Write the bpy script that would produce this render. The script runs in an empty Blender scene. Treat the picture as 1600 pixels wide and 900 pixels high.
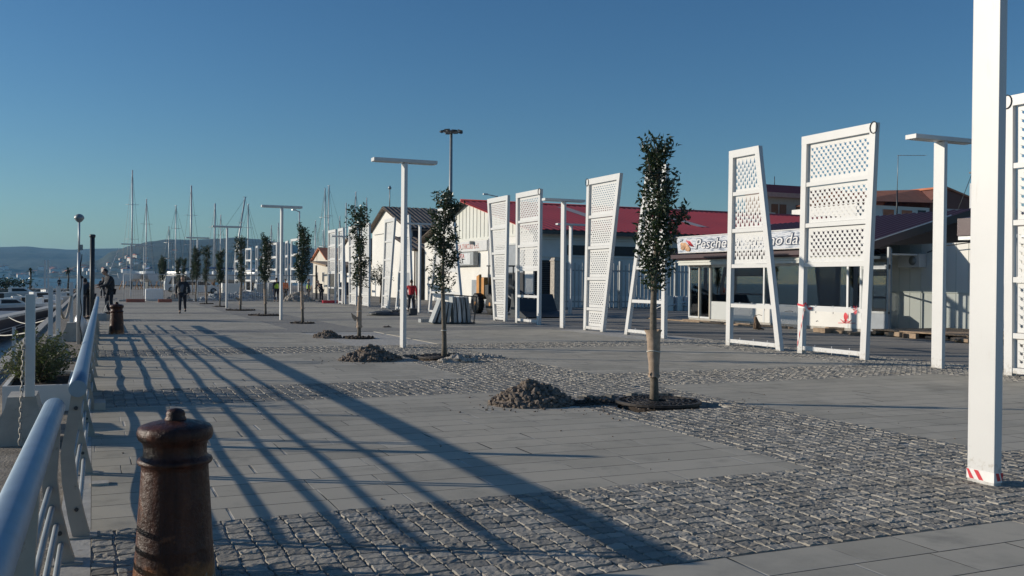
import bpy, bmesh, math, random
from mathutils import Vector, Matrix, noise
R = math.radians
scene = bpy.context.scene
COL = scene.collection

# ------------------------------------------------------------------ camera
F = 1490.0; H = 1.7
YAW = math.atan(655/1490.0); PITCH = math.atan((439.5-450)/F); ROLL = R(0.55)
fwd = Vector((math.sin(YAW)*math.cos(PITCH), math.cos(YAW)*math.cos(PITCH), math.sin(PITCH)))
rgt = Vector((math.cos(YAW), -math.sin(YAW), 0)); upv = rgt.cross(fwd)
r2 = rgt*math.cos(ROLL) + upv*math.sin(ROLL)
u2 = -rgt*math.sin(ROLL) + upv*math.cos(ROLL)
cd = bpy.data.cameras.new('camera'); cam = bpy.data.objects.new('camera', cd); COL.objects.link(cam)
cam.matrix_world = Matrix(((r2.x, u2.x, -fwd.x, 0), (r2.y, u2.y, -fwd.y, 0), (r2.z, u2.z, -fwd.z, H), (0, 0, 0, 1)))
cd.sensor_width = 36; cd.lens = F/1600*36; cd.clip_start = 0.05; cd.clip_end = 60000
scene.camera = cam
def at(px, py, y):          # a pixel of the photograph -> the point at world depth y
    d = fwd + r2*((px-800)/F) + u2*((450-py)/F)
    return Vector((0, 0, H)) + d*(y/d.y)

# ------------------------------------------------------------------ light
SUN_EL = 14.7; sdx, sdy = -0.876, 0.482          # direction towards the sun
sd = Vector((sdx*math.cos(R(SUN_EL)), sdy*math.cos(R(SUN_EL)), math.sin(R(SUN_EL))))
sl = bpy.data.lights.new('sun', 'SUN'); sl.energy = 4.5; sl.angle = R(0.5); sl.color = (1.0, 0.90, 0.76)
so = bpy.data.objects.new('sun', sl); COL.objects.link(so); so.rotation_euler = sd.to_track_quat('Z', 'Y').to_euler()
w = bpy.data.worlds.new('World'); scene.world = w; w.use_nodes = True
nt = w.node_tree; bg = nt.nodes['Background']
sky = nt.nodes.new('ShaderNodeTexSky'); sky.sky_type = 'NISHITA'; sky.sun_disc = False
sky.sun_elevation = R(SUN_EL); sky.sun_rotation = math.atan2(sdx, sdy)
sky.air_density = 1.0; sky.dust_density = 0.25; sky.ozone_density = 2.8; sky.altitude = 0
hs = nt.nodes.new('ShaderNodeHueSaturation'); hs.inputs['Hue'].default_value = 0.503; hs.inputs['Saturation'].default_value = 1.15
nt.links.new(sky.outputs[0], hs.inputs['Color']); tn = nt.nodes.new('ShaderNodeMix'); tn.data_type = 'RGBA'; tn.blend_type = 'MULTIPLY'; tn.inputs[0].default_value = 1; tn.inputs[7].default_value = (.76, .975, 1.10, 1)
nt.links.new(hs.outputs[0], tn.inputs[6]); nt.links.new(tn.outputs[2], bg.inputs['Color'])
bg.inputs['Strength'].default_value = 0.082
vs = scene.view_settings; vs.view_transform = 'Standard'; vs.look = 'None'; vs.gamma = 1; vs.exposure = 0.0
scene.render.engine = 'CYCLES'
scene.cycles.max_bounces = 6; scene.cycles.volume_bounces = 0; scene.cycles.transparent_max_bounces = 12

# ------------------------------------------------------------------ materials
class NT:
    def __init__(s, m): s.t = m.node_tree; s.b = s.t.nodes['Principled BSDF']
    def n(s, k, **kw):
        x = s.t.nodes.new(k)
        for a, v in kw.items(): setattr(x, a, v)
        return x
    def l(s, a, b): s.t.links.new(a, b)
    def val(s, sock, v):
        if hasattr(v, 'is_output'): s.l(v, sock)
        else: sock.default_value = v
    def math(s, op, a, b=0.0, c=0.0):
        x = s.n('ShaderNodeMath', operation=op); s.val(x.inputs[0], a); s.val(x.inputs[1], b); s.val(x.inputs[2], c); return x.outputs[0]
    def mix(s, f, a, b, blend='MIX'):
        x = s.n('ShaderNodeMix', data_type='RGBA', blend_type=blend)
        s.val(x.inputs[0], f); s.val(x.inputs[6], a); s.val(x.inputs[7], b); return x.outputs[2]
    def pos(s): return s.n('ShaderNodeNewGeometry').outputs['Position']
    def obj(s): return s.n('ShaderNodeTexCoord').outputs['Object']
    def noise(s, vec, sc, det=4, rough=.55):
        x = s.n('ShaderNodeTexNoise'); s.l(vec, x.inputs['Vector']); x.inputs['Scale'].default_value = sc
        x.inputs['Detail'].default_value = det; x.inputs['Roughness'].default_value = rough; return x.outputs['Fac']
    def ramp(s, f, pts):
        x = s.n('ShaderNodeValToRGB'); s.l(f, x.inputs[0]); e = x.color_ramp.elements
        while len(e) < len(pts): e.new(.5)
        for i, (p, c) in enumerate(pts): e[i].position = p; e[i].color = c if len(c) == 4 else (*c, 1)
        return x.outputs[0]
    def bump(s, h, st, dist):
        x = s.n('ShaderNodeBump'); x.inputs['Strength'].default_value = st; x.inputs['Distance'].default_value = dist
        s.l(h, x.inputs['Height']); s.l(x.outputs[0], s.b.inputs['Normal'])
def mat(name, col, rough=.7, metal=0.0, var=0.12, scale=3.0, bump=0.0, bscale=None, dirt=None, spec=None, coords='obj'):
    m = bpy.data.materials.new(name); m.use_nodes = True; q = NT(m)
    v = q.obj() if coords == 'obj' else q.pos()
    c = (*col, 1)
    n1 = q.noise(v, scale, 5)
    lo = tuple(x*(1-var) for x in col); hi = tuple(min(1, x*(1+var)) for x in col)
    out = q.ramp(n1, [(.3, lo), (.7, hi)])
    if dirt:
        n2 = q.noise(v, scale*2.7, 6, .7)
        f = q.ramp(n2, [(dirt[1], (0, 0, 0)), (dirt[1]+.14, (1, 1, 1))])
        out = q.mix(f, out, (*dirt[0], 1))
    q.l(out, q.b.inputs['Base Color'])
    q.b.inputs['Roughness'].default_value = rough; q.b.inputs['Metallic'].default_value = metal
    if spec is not None: q.b.inputs['Specular IOR Level'].default_value = spec
    if bump: q.bump(q.noise(v, bscale or scale*8, 6), 1.0, bump)
    return m
M = {}
M['white'] = mat('white_paint', (.63, .63, .62), .42, var=.035, scale=1.3, dirt=((.66, .64, .6), .66))
def white_steel():
    m = M['white']; q = NT(m); o = q.obj(); s_ = q.n('ShaderNodeSeparateXYZ'); q.l(o, s_.inputs[0])
    old = q.b.inputs['Base Color'].links[0].from_socket
    st = q.n('ShaderNodeMapping'); st.inputs['Scale'].default_value = (9, 9, 1.1); q.l(o, st.inputs[0]); n = q.noise(st.outputs[0], 1.5, 6, .7); n2 = q.noise(o, 11, 5, .7)
    drip = q.ramp(n, [(.60, (0, 0, 0)), (.74, (1, 1, 1))]); c = q.mix(q.math('MULTIPLY', drip, .35), old, (.46, .43, .38, 1))
    lowf = q.math('ADD', q.math('MULTIPLY', s_.outputs['Z'], -4.0), q.math('ADD', .25, q.math('MULTIPLY', q.math('SUBTRACT', n2, .45), 5.0)))
    cl = q.n('ShaderNodeClamp'); q.l(lowf, cl.inputs[0]); cl.inputs['Max'].default_value = .55
    c = q.mix(cl.outputs[0], c, (.36, .33, .28, 1)); q.l(c, q.b.inputs['Base Color']); q.bump(q.noise(o, 5, 3), .5, .002)
white_steel()
M['white_wall'] = mat('white_plaster', (.74, .73, .69), .85, var=.06, scale=.5, bump=.002, bscale=12, dirt=((.5, .48, .44), .68))
M['cream'] = mat('cream_plaster', (.60, .56, .48), .9, var=.1, scale=.5)
M['corr_white'] = mat('pale_cladding', (.62, .63, .58), .6, var=.05, scale=.8)
M['grey_wall'] = mat('grey_plaster', (.56, .58, .57), .85, var=.12, scale=.4, dirt=((.36, .37, .37), .62))
M['red_roof'] = mat('red_metal_roof', (.47, .060, .055), .5, var=.12, scale=.25)
M['maroon'] = mat('maroon_metal', (.050, .022, .028), .42, var=.15, scale=.6)
M['skylight'] = mat('pale_skylight', (.55, .45, .40), .5, var=.1)
M['brown_roof'] = mat('old_tile_roof', (.17, .14, .115), .9, var=.35, scale=1.2)
M['terracotta'] = mat('terracotta_roof', (.50, .18, .095), .85, var=.15, scale=.8)
M['brick_wall'] = mat('brown_red_wall', (.20, .085, .065), .9, var=.1, scale=.8)
M['dark'] = mat('dark_void', (.018, .02, .024), .6)
M['dark_metal'] = mat('dark_metal', (.05, .055, .06), .5, .3)
M['black'] = mat('black_rubber', (.018, .018, .018), .6)
M['grey_metal'] = mat('galvanised_metal', (.30, .32, .33), .5, .4, var=.12)
M['pale_metal'] = mat('weathered_aluminium', (.55, .57, .58), .5, .3)
M['rail_plate'] = mat('railing_plate_paint', (.40, .365, .315), .6, .1, var=.1, scale=5, dirt=((.20, .15, .11), .63), bump=.0006, bscale=60)
M['alu'] = mat('brushed_aluminium', (.30, .37, .44), .5, .7, var=.08, scale=9, dirt=((.30, .33, .36), .62), bump=.0003, bscale=90)
M['concrete'] = mat('concrete_block', (.42, .40, .36), .92, var=.18, scale=4, dirt=((.22, .20, .17), .57), bump=.004, bscale=30)
M['soil'] = mat('dug_soil', (.185, .148, .118), .98, var=.35, scale=14, bump=.01, bscale=60)
M['pit'] = mat('pit_soil', (.055, .042, .032), 1, var=.3, scale=12, bump=.02, bscale=30)
M['stone_rubble'] = mat('pale_rubble', (.40, .36, .31), .95, var=.3, scale=10, bump=.005, bscale=50)
M['iron'] = mat('cast_iron_grate', (.045, .04, .038), .6, .5, var=.25, scale=12)
M['bark'] = mat('young_bark', (.16, .135, .105), .95, var=.3, scale=22, bump=.004, bscale=70)
M['burlap'] = mat('burlap_wrap', (.36, .275, .205), .95, var=.2, scale=16, bump=.003, bscale=120)
M['twine'] = mat('pale_twine', (.7, .68, .6), .8)
M['wood'] = mat('weathered_timber', (.30, .22, .15), .9, var=.3, scale=4)
M['orange'] = mat('loader_orange', (.55, .25, .06), .5, var=.12, dirt=((.28, .15, .06), .62))
M['tape_red'] = mat('tape_red', (.60, .03, .045), .45)
M['tape_white'] = mat('tape_white', (.8, .78, .76), .45)
M['skin'] = mat('skin', (.40, .24, .17), .6)
M['jacket_dark'] = mat('dark_jacket', (.028, .030, .036), .85)
M['jacket_grey'] = mat('grey_vest', (.13, .135, .15), .85)
M['jacket_red'] = mat('red_jacket', (.45, .02, .03), .8)
M['hivis'] = mat('yellow_vest', (.38, .60, .05), .7)
M['orange_cloth'] = mat('orange_workwear', (.62, .16, .05), .8)
M['jeans'] = mat('dark_trousers', (.022, .024, .034), .9)
M['hair'] = mat('dark_hair', (.02, .016, .013), .8)
M['shoe'] = mat('shoe_leather', (.02, .018, .016), .5)
M['navy'] = mat('navy_hull', (.008, .014, .04), .55, var=.1)
M['boat_white'] = mat('white_gelcoat', (.72, .72, .70), .3, var=.04)
M['boat_grey'] = mat('grey_rubber_boat', (.22, .24, .27), .6)
M['fur'] = mat('tabby_fur', (.16, .11, .075), .95, var=.5, scale=30)
M['plastic_white'] = mat('white_wrap', (.75, .76, .76), .35, var=.05)
M['slab_stone'] = mat('grey_slab', (.38, .40, .40), .8, var=.12, scale=6)
M['water_pipe'] = mat('pvc_grey', (.3, .31, .32), .5)
M['blue_tarp'] = mat('blue_cover', (.03, .09, .22), .6)
M['pot_green'] = mat('palm_leaf', (.035, .06, .022), .7, var=.3)
M['shutter_brown'] = mat('brown_shutter', (.17, .065, .03), .8)
M['door_grey'] = mat('grey_door', (.27, .30, .33), .6)
M['grass_h'] = mat('scrub', (.05, .07, .03), .9, var=.4, scale=1)

def leaf_mat(name, a, b, rough=.42):
    m = bpy.data.materials.new(name); m.use_nodes = True; q = NT(m)
    n1 = q.noise(q.obj(), 7, 3)
    q.l(q.ramp(n1, [(.3, a), (.7, b)]), q.b.inputs['Base Color'])
    q.b.inputs['Roughness'].default_value = rough
    tr = q.n('ShaderNodeBsdfTranslucent'); tr.inputs[0].default_value = (b[0]*1.2, b[1]*1.6, b[2]*.7, 1)
    ms = q.n('ShaderNodeMixShader'); ms.inputs[0].default_value = .15
    q.l(q.b.outputs[0], ms.inputs[1]); q.l(tr.outputs[0], ms.inputs[2])
    q.l(ms.outputs[0], q.t.nodes['Material Output'].inputs['Surface'])
    return m
M['leaf'] = leaf_mat('glossy_leaf', (.016, .028, .015), (.050, .070, .036), .34)
M['shrub'] = leaf_mat('shrub_leaf', (.05, .07, .025), (.13, .13, .06), .6)

def glass_mat(name, tint=(.55, .62, .62), mixf=.35):
    m = bpy.data.materials.new(name); m.use_nodes = True; t = m.node_tree; q = NT(m)
    gl = q.n('ShaderNodeBsdfGlossy'); gl.inputs['Roughness'].default_value = .02
    tr = q.n('ShaderNodeBsdfTransparent'); tr.inputs[0].default_value = (*tint, 1)
    fr = q.n('ShaderNodeFresnel'); fr.inputs[0].default_value = 1.5
    f = q.math('ADD', fr.outputs[0], mixf*.25)
    ms = q.n('ShaderNodeMixShader'); q.l(f, ms.inputs[0]); q.l(tr.outputs[0], ms.inputs[1]); q.l(gl.outputs[0], ms.inputs[2])
    q.l(ms.outputs[0], t.nodes['Material Output'].inputs['Surface'])
    return m
M['glass'] = glass_mat('window_glass', (.88, .92, .92), .7)

# large format slabs: rows 0.405 m deep along Y, stone length ~0.8 m, each row with its own offset
def paver_mat(name, row=.405, ln=.82):
    m = bpy.data.materials.new(name); m.use_nodes = True; q = NT(m)
    p = q.pos(); s = q.n('ShaderNodeSeparateXYZ'); q.l(p, s.inputs[0])
    v = q.math('DIVIDE', s.outputs['Y'], row); vr = q.math('FLOOR', v); vf = q.math('SUBTRACT', v, vr)
    wn = q.n('ShaderNodeTexWhiteNoise', noise_dimensions='1D'); q.l(vr, wn.inputs['W'])
    u = q.math('ADD', q.math('DIVIDE', s.outputs['X'], ln), q.math('MULTIPLY', wn.outputs['Value'], 7.3))
    # uneven stone lengths: warp u
    u = q.math('ADD', u, q.math('MULTIPLY', q.math('SINE', q.math('MULTIPLY', u, 2.3)), .22))
    ur = q.math('FLOOR', u); uf = q.math('SUBTRACT', u, ur)
    cmb = q.n('ShaderNodeCombineXYZ'); q.l(ur, cmb.inputs[0]); q.l(vr, cmb.inputs[1])
    w2 = q.n('ShaderNodeTexWhiteNoise', noise_dimensions='2D'); q.l(cmb.outputs[0], w2.inputs['Vector'])
    ju = q.math('MINIMUM', uf, q.math('SUBTRACT', 1.0, uf)); ju = q.math('MULTIPLY', ju, ln)
    jv = q.math('MINIMUM', vf, q.math('SUBTRACT', 1.0, vf)); jv = q.math('MULTIPLY', jv, row)
    j = q.math('MINIMUM', ju, jv)
    n0 = q.noise(p, 2.2, 5, .6)
    big = q.noise(p, .33, 4, .6); fine = q.noise(p, 38, 4, .7)
    wob = q.math('MULTIPLY', q.noise(p, 9, 3), .004)
    jm = q.n('ShaderNodeMapRange'); q.l(q.math('ADD', j, wob), jm.inputs[0]); jm.inputs[1].default_value = .0055; jm.inputs[2].default_value = .0100
    jmv = q.n('ShaderNodeMapRange'); q.l(jv, jmv.inputs[0]); jmv.inputs[1].default_value = .003; jmv.inputs[2].default_value = .007
    base = q.mix(w2.outputs['Value'], (.345, .32, .262, 1), (.51, .47, .39, 1))
    base = q.mix(q.ramp(big, [(.35, (0, 0, 0)), (.7, (1, 1, 1))]), base, (.49, .445, .36, 1))
    st = q.ramp(n0, [(.56, (0, 0, 0)), (.75, (1, 1, 1))])
    base = q.mix(q.math('MULTIPLY', st, .7), base, (.25, .238, .205, 1))
    n9 = q.noise(p, .9, 6, .68); base = q.mix(q.math('MULTIPLY', q.ramp(n9, [(.50, (0, 0, 0)), (.66, (1, 1, 1))]), .38), base, (.22, .21, .18, 1))
    base = q.mix(q.math('MULTIPLY', q.ramp(fine, [(.4, (0, 0, 0)), (.75, (1, 1, 1))]), .35), base, (.45, .425, .375, 1))
    # cross joints are filled with pale sand, row joints are open and dark
    joint = q.mix(jmv.outputs[0], (.05, .05, .047, 1), (.50, .48, .44, 1))
    sandy = q.ramp(q.noise(p, 1.3, 3), [(.42, (0, 0, 0)), (.58, (1, 1, 1))])
    joint = q.mix(sandy, (.06, .06, .055, 1), joint)
    col = q.mix(jm.outputs[0], joint, base)
    q.l(col, q.b.inputs['Base Color']); q.b.inputs['Roughness'].default_value = .82
    q.b.inputs['Specular IOR Level'].default_value = .10
    hgt = q.math('ADD', q.math('MULTIPLY', jm.outputs[0], 1.0), q.math('MULTIPLY', fine, .22))
    hgt = q.math('ADD', hgt, q.math('MULTIPLY', w2.outputs['Value'], .35))
    q.bump(hgt, .8, .004)
    return m
M['paver'] = paver_mat('grey_stone_slabs')
def cobble_far_mat():
    m = bpy.data.materials.new('distant_setts'); m.use_nodes = True; q = NT(m)
    p = q.pos()
    vo = q.n('ShaderNodeTexVoronoi'); vo.feature = 'F1'; vo.distance = 'CHEBYCHEV'; q.l(p, vo.inputs['Vector']); vo.inputs['Scale'].default_value = 7.2; vo.inputs['Randomness'].default_value = .35
    n = q.noise(p, 30, 4)
    c = q.ramp(vo.outputs['Distance'], [(.25, (.33, .31, .275)), (.5, (.24, .225, .20)), (.62, (.40, .375, .33))])
    c = q.mix(q.math('MULTIPLY', n, .5), c, (.19, .19, .18, 1))
    q.l(c, q.b.inputs['Base Color']); q.b.inputs['Roughness'].default_value = .9
    h = q.math('ADD', q.math('MULTIPLY', vo.outputs['Distance'], -1.2), q.math('MULTIPLY', n, .8))
    q.bump(h, 1.0, .03)
    return m
M['sett_far'] = cobble_far_mat()
def sett_mat():
    m = bpy.data.materials.new('split_stone_setts'); m.use_nodes = True; q = NT(m)
    p = q.pos(); a = q.n('ShaderNodeAttribute'); a.attribute_name = 'tone'
    n = q.noise(p, 60, 6, .7); n2 = q.noise(p, 1.1, 4)
    c = q.mix(a.outputs['Fac'], (.20, .19, .168, 1), (.42, .39, .335, 1))
    c = q.mix(q.math('MULTIPLY', q.ramp(n, [(.35, (0, 0, 0)), (.7, (1, 1, 1))]), .5), c, (.44, .41, .36, 1))
    c = q.mix(q.math('MULTIPLY', q.ramp(n2, [(.5, (0, 0, 0)), (.75, (1, 1, 1))]), .35), c, (.17, .145, .115, 1))
    q.l(c, q.b.inputs['Base Color']); q.b.inputs['Roughness'].default_value = .9; q.b.inputs['Specular IOR Level'].default_value = .12
    q.bump(q.noise(p, 75, 5, .7), 1.0, .006)
    return m
M['sett'] = sett_mat()
M['sett_joint'] = mat('sand_mortar', (.42, .40, .36), .95, var=.25, scale=9, bump=.004, bscale=80, coords='pos')
M['yard'] = mat('worn_asphalt', (.22, .205, .18), .95, var=.3, scale=.25, dirt=((.27, .25, .22), .55), bump=.01, bscale=18, coords='pos')
M['gravel'] = mat('gravel_dirt', (.24, .21, .17), .95, var=.35, scale=3, dirt=((.33, .30, .26), .55), bump=.03, bscale=35, coords='pos')
def water_mat():
    m = bpy.data.materials.new('sea_water'); m.use_nodes = True; q = NT(m)
    q.b.inputs['Base Color'].default_value = (.025, .045, .055, 1); q.b.inputs['Roughness'].default_value = .3
    p = q.pos(); h = q.math('ADD', q.noise(p, 1.6, 4), q.math('MULTIPLY', q.noise(p, .25, 3), 2.0)); q.bump(h, 1, .12)
    return m
M['water'] = water_mat()
def hill_mat(name, a, b, c, sc):
    m = bpy.data.materials.new(name); m.use_nodes = True; q = NT(m); p = q.pos()
    n = q.noise(p, sc, 8, .65)
    col = q.ramp(n, [(.36, a), (.52, b), (.68, c)])
    n2 = q.noise(p, sc*.25, 4); col = q.mix(q.ramp(n2, [(.45, (0, 0, 0)), (.65, (1, 1, 1))]), col, (*a, 1))
    q.l(col, q.b.inputs['Base Color']); q.b.inputs['Roughness'].default_value = .95
    q.bump(n, .6, 60)
    return m
M['hill'] = hill_mat('wooded_hillside', (.014, .026, .022), (.032, .048, .036), (.09, .09, .075), .006)

# ------------------------------------------------------------------ mesh helpers
class MB:
    def __init__(s): s.v = []; s.f = []; s.smooth = []
    def add(s, vs, fs, smooth=False):
        b = len(s.v); s.v += [tuple(v) for v in vs]; s.f += [tuple(i+b for i in f) for f in fs]; s.smooth += [smooth]*len(fs); return s
    def box(s, c, d, rz=0.0, rx=0.0, ry=0.0, taper=1.0):
        m = Matrix.Translation(c) @ Matrix.Rotation(rz, 4, 'Z') @ Matrix.Rotation(ry, 4, 'Y') @ Matrix.Rotation(rx, 4, 'X')
        vs = []
        for z in (-.5, .5):
            k = taper if z > 0 else 1
            for x, y in ((-.5, -.5), (.5, -.5), (.5, .5), (-.5, .5)): vs.append(m @ Vector((x*d[0]*k, y*d[1]*k, z*d[2])))
        return s.add(vs, [(3, 2, 1, 0), (4, 5, 6, 7), (0, 1, 5, 4), (1, 2, 6, 5), (2, 3, 7, 6), (3, 0, 4, 7)])
    def b2(s, x0, x1, y0, y1, z0, z1): return s.box(((x0+x1)/2, (y0+y1)/2, (z0+z1)/2), (abs(x1-x0), abs(y1-y0), abs(z1-z0)))
    def rbox(s, x0, x1, y0, y1, z0, z1, r=.006):     # box with bevelled upright and horizontal edges
        bm = bmesh.new(); bmesh.ops.create_cube(bm, size=1)
        for v in bm.verts: v.co = Vector(((x0+x1)/2+v.co.x*(x1-x0), (y0+y1)/2+v.co.y*(y1-y0), (z0+z1)/2+v.co.z*(z1-z0)))
        bmesh.ops.bevel(bm, geom=bm.edges[:], offset=r, segments=2, affect='EDGES', profile=.7)
        bm.verts.index_update(); s.add([v.co for v in bm.verts], [[v.index for v in f.verts] for f in bm.faces]); bm.free(); return s
    def tube(s, pts, rad, n=8, caps=True):
        pts = [Vector(p) for p in pts]
        if not isinstance(rad, (list, tuple)): rad = [rad]*len(pts)
        vs = []; prev = None
        for i, p in enumerate(pts):
            a = pts[max(0, i-1)]; b = pts[min(len(pts)-1, i+1)]; t = (b-a).normalized()
            if prev is None: u = t.orthogonal().normalized()
            else:
                u = prev - t*prev.dot(t); u = u.normalized() if u.length > 1e-6 else t.orthogonal().normalized()
            prev = u; v = t.cross(u)
            for k in range(n):
                an = 2*math.pi*k/n; vs.append(p + (u*math.cos(an)+v*math.sin(an))*rad[i])
        fs = [(i*n+k, i*n+(k+1) % n, (i+1)*n+(k+1) % n, (i+1)*n+k) for i in range(len(pts)-1) for k in range(n)]
        s.add(vs, fs, True)
        if caps and n > 2:
            b = len(s.v)-len(vs)
            s.f += [tuple(b+k for k in reversed(range(n))), tuple(b+(len(pts)-1)*n+k for k in range(n))]; s.smooth += [False, False]
        return s
    def lathe(s, prof, c=(0, 0, 0), n=24, jit=0.0):
        vs = []
        for r, z in prof:
            for k in range(n):
                a = 2*math.pi*k/n; rr = r*(1+jit*noise.noise(Vector((math.cos(a)*3, math.sin(a)*3, z*9))))
                vs.append((c[0]+rr*math.cos(a), c[1]+rr*math.sin(a), c[2]+z))
        fs = [(i*n+k, i*n+(k+1) % n, (i+1)*n+(k+1) % n, (i+1)*n+k) for i in range(len(prof)-1) for k in range(n)]
        fs += [tuple(reversed(range(n))), tuple((len(prof)-1)*n+k for k in range(n))]
        return s.add(vs, fs, True)
    def prism(s, poly, ext):          # poly: 3-D points (planar), ext: vector
        e = Vector(ext); n = len(poly); vs = [Vector(p) for p in poly]; vs += [v+e for v in vs]
        return s.add(vs, [tuple(reversed(range(n))), tuple(range(n, 2*n))] + [(i, (i+1) % n, n+(i+1) % n, n+i) for i in range(n)])
    def quad(s, *p): return s.add(p, [tuple(range(len(p)))])
    def ell(s, c, r, n=10, m=7, rot=None, jit=0):
        vs = []; rot = rot or Matrix.Identity(3)
        for i in range(m+1):
            th = math.pi*i/m
            for k in range(n):
                a = 2*math.pi*k/n; d = Vector((math.sin(th)*math.cos(a), math.sin(th)*math.sin(a), math.cos(th)))
                j = 1+jit*noise.noise(d*1.7+Vector(c)*3.1); vs.append(Vector(c)+rot @ Vector((d.x*r[0]*j, d.y*r[1]*j, d.z*r[2]*j)))
        return s.add(vs, [(i*n+k, (i+1)*n+k, (i+1)*n+(k+1) % n, i*n+(k+1) % n) for i in range(m) for k in range(n)], True)
    def build(s, name, m, parent=None, loc=None):
        me = bpy.data.meshes.new(name); me.from_pydata(s.v, [], s.f); me.polygons.foreach_set('use_smooth', s.smooth)
        if m is not None: me.materials.append(M[m] if isinstance(m, str) else m)
        me.update(); o = bpy.data.objects.new(name, me); COL.objects.link(o)
        if parent is not None: o.parent = parent
        if loc is not None: o.location = loc
        return o
def tag(o, label=None, cat=None, group=None, kind=None):
    if label: o['label'] = label
    if cat: o['category'] = cat
    if group: o['group'] = group
    if kind: o['kind'] = kind
    return o
def thing(name, label, cat, loc=(0, 0, 0), rz=0.0, group=None):
    o = bpy.data.objects.new(name, None); COL.objects.link(o); o.location = loc; o.rotation_euler = (0, 0, rz)
    o.empty_display_size = .2; return tag(o, label, cat, group)
def kids(o): return [c for c in list(o.children)]
def dup(root, loc, rz=None, label=None, group=None, s=None):
    def cp(o, par):
        c = o.copy(); COL.objects.link(c)
        if par is not None: c.parent = par
        for ch in kids(o): cp(ch, c)
        return c
    r = cp(root, None); r.location = loc
    if rz is not None: r.rotation_euler = (0, 0, rz)
    if s is not None: r.scale = (s, s, s) if not isinstance(s, tuple) else s
    if label: r['label'] = label
    if group: r['group'] = group
    return r
def struct(o): o['kind'] = 'structure'; return o

# ------------------------------------------------------------------ ground, paving, water
SX, SY0, SP, SW = -1.7, 4.87, 8.6, 2.06       # quay edge, first cross strip, spacing, strip width
strips = [SY0-SP + SP*i for i in range(10)]
PITS = [(7.3, 11.6, .78), (7.15, 19.9, .78)]
LX0, LX1 = 6.1, 8.5; PX0, PX1 = 15.0, 17.2
YEND = 76.0
struct(MB().b2(-1.7, 500, -60, 260, -3, -.125).build('ground', 'yard'))
sea = MB(); sea.quad((-9000, -200, -1.25), (9000, -200, -1.25), (9000, 9000, -1.25), (-9000, 9000, -1.25)); struct(sea.build('sea', 'water'))
struct(MB().b2(-3000, 3000, 3300, 9000, -3, -.9).build('far_shore_ground', 'hill'))
struct(MB().b2(-1.7, -.2, -20, 260, -.13, -.03).build('quay_side_ground', 'gravel')); struct(MB().b2(-.2, -.003, -20, YEND, -.13, .0).build('paving_edge_kerb', 'concrete'))
yd = MB(); yd.b2(17.2, 480, -20, 260, -.13, -.006); yd.b2(0, 17.2, YEND, 260, -.13, -.006); struct(yd.build('yard_ground', 'yard'))
pv = MB()
for i in range(len(strips)):
    y0 = strips[i]+SW; y1 = strips[i]+SP
    if y1 > YEND: y1 = YEND
    if y0 >= y1: continue
    for xa, xb in ((0.0, LX0), (LX1, PX0)): pv.b2(xa, xb, y0, y1, -.12, 0)
struct(pv.build('stone_slab_paving', 'paver'))
# setts: joint bed + individually modelled stones near the camera, one sheet of each
bed = MB(); far = MB()
def holes_split(x0, x1, y0, y1):
    r = [(x0, x1, y0, y1)]
    for cx, cy, h in PITS:
        o = []
        for a, b, c, d in r:
            if cx+h <= a or cx-h >= b or cy+h <= c or cy-h >= d: o.append((a, b, c, d)); continue
            if c < cy-h: o.append((a, b, c, cy-h))
            if d > cy+h: o.append((a, b, cy+h, d))
            if a < cx-h: o.append((a, cx-h, max(c, cy-h), min(d, cy+h)))
            if b > cx+h: o.append((cx+h, b, max(c, cy-h), min(d, cy+h)))
        r = o
    return r
areas = []
for i, y in enumerate(strips):
    if y+SW > YEND: continue
    areas.append((0.0, 17.2, y, y+SW))
    y0 = y+SW; y1 = min(y+SP, YEND)
    areas.append((LX0, LX1, y0, y1)); areas.append((PX0, PX1, y0, y1))
NEARY = 25.0
for a in areas:
    for q in holes_split(*a):
        (bed if q[2] < NEARY else far).b2(q[0], q[1], q[2], q[3], -.12, -.012 if q[2] < NEARY else -.001)
struct(bed.build('sett_joint_bed', 'sett_joint')); struct(far.build('distant_sett_paving', 'sett_far'))
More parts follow.
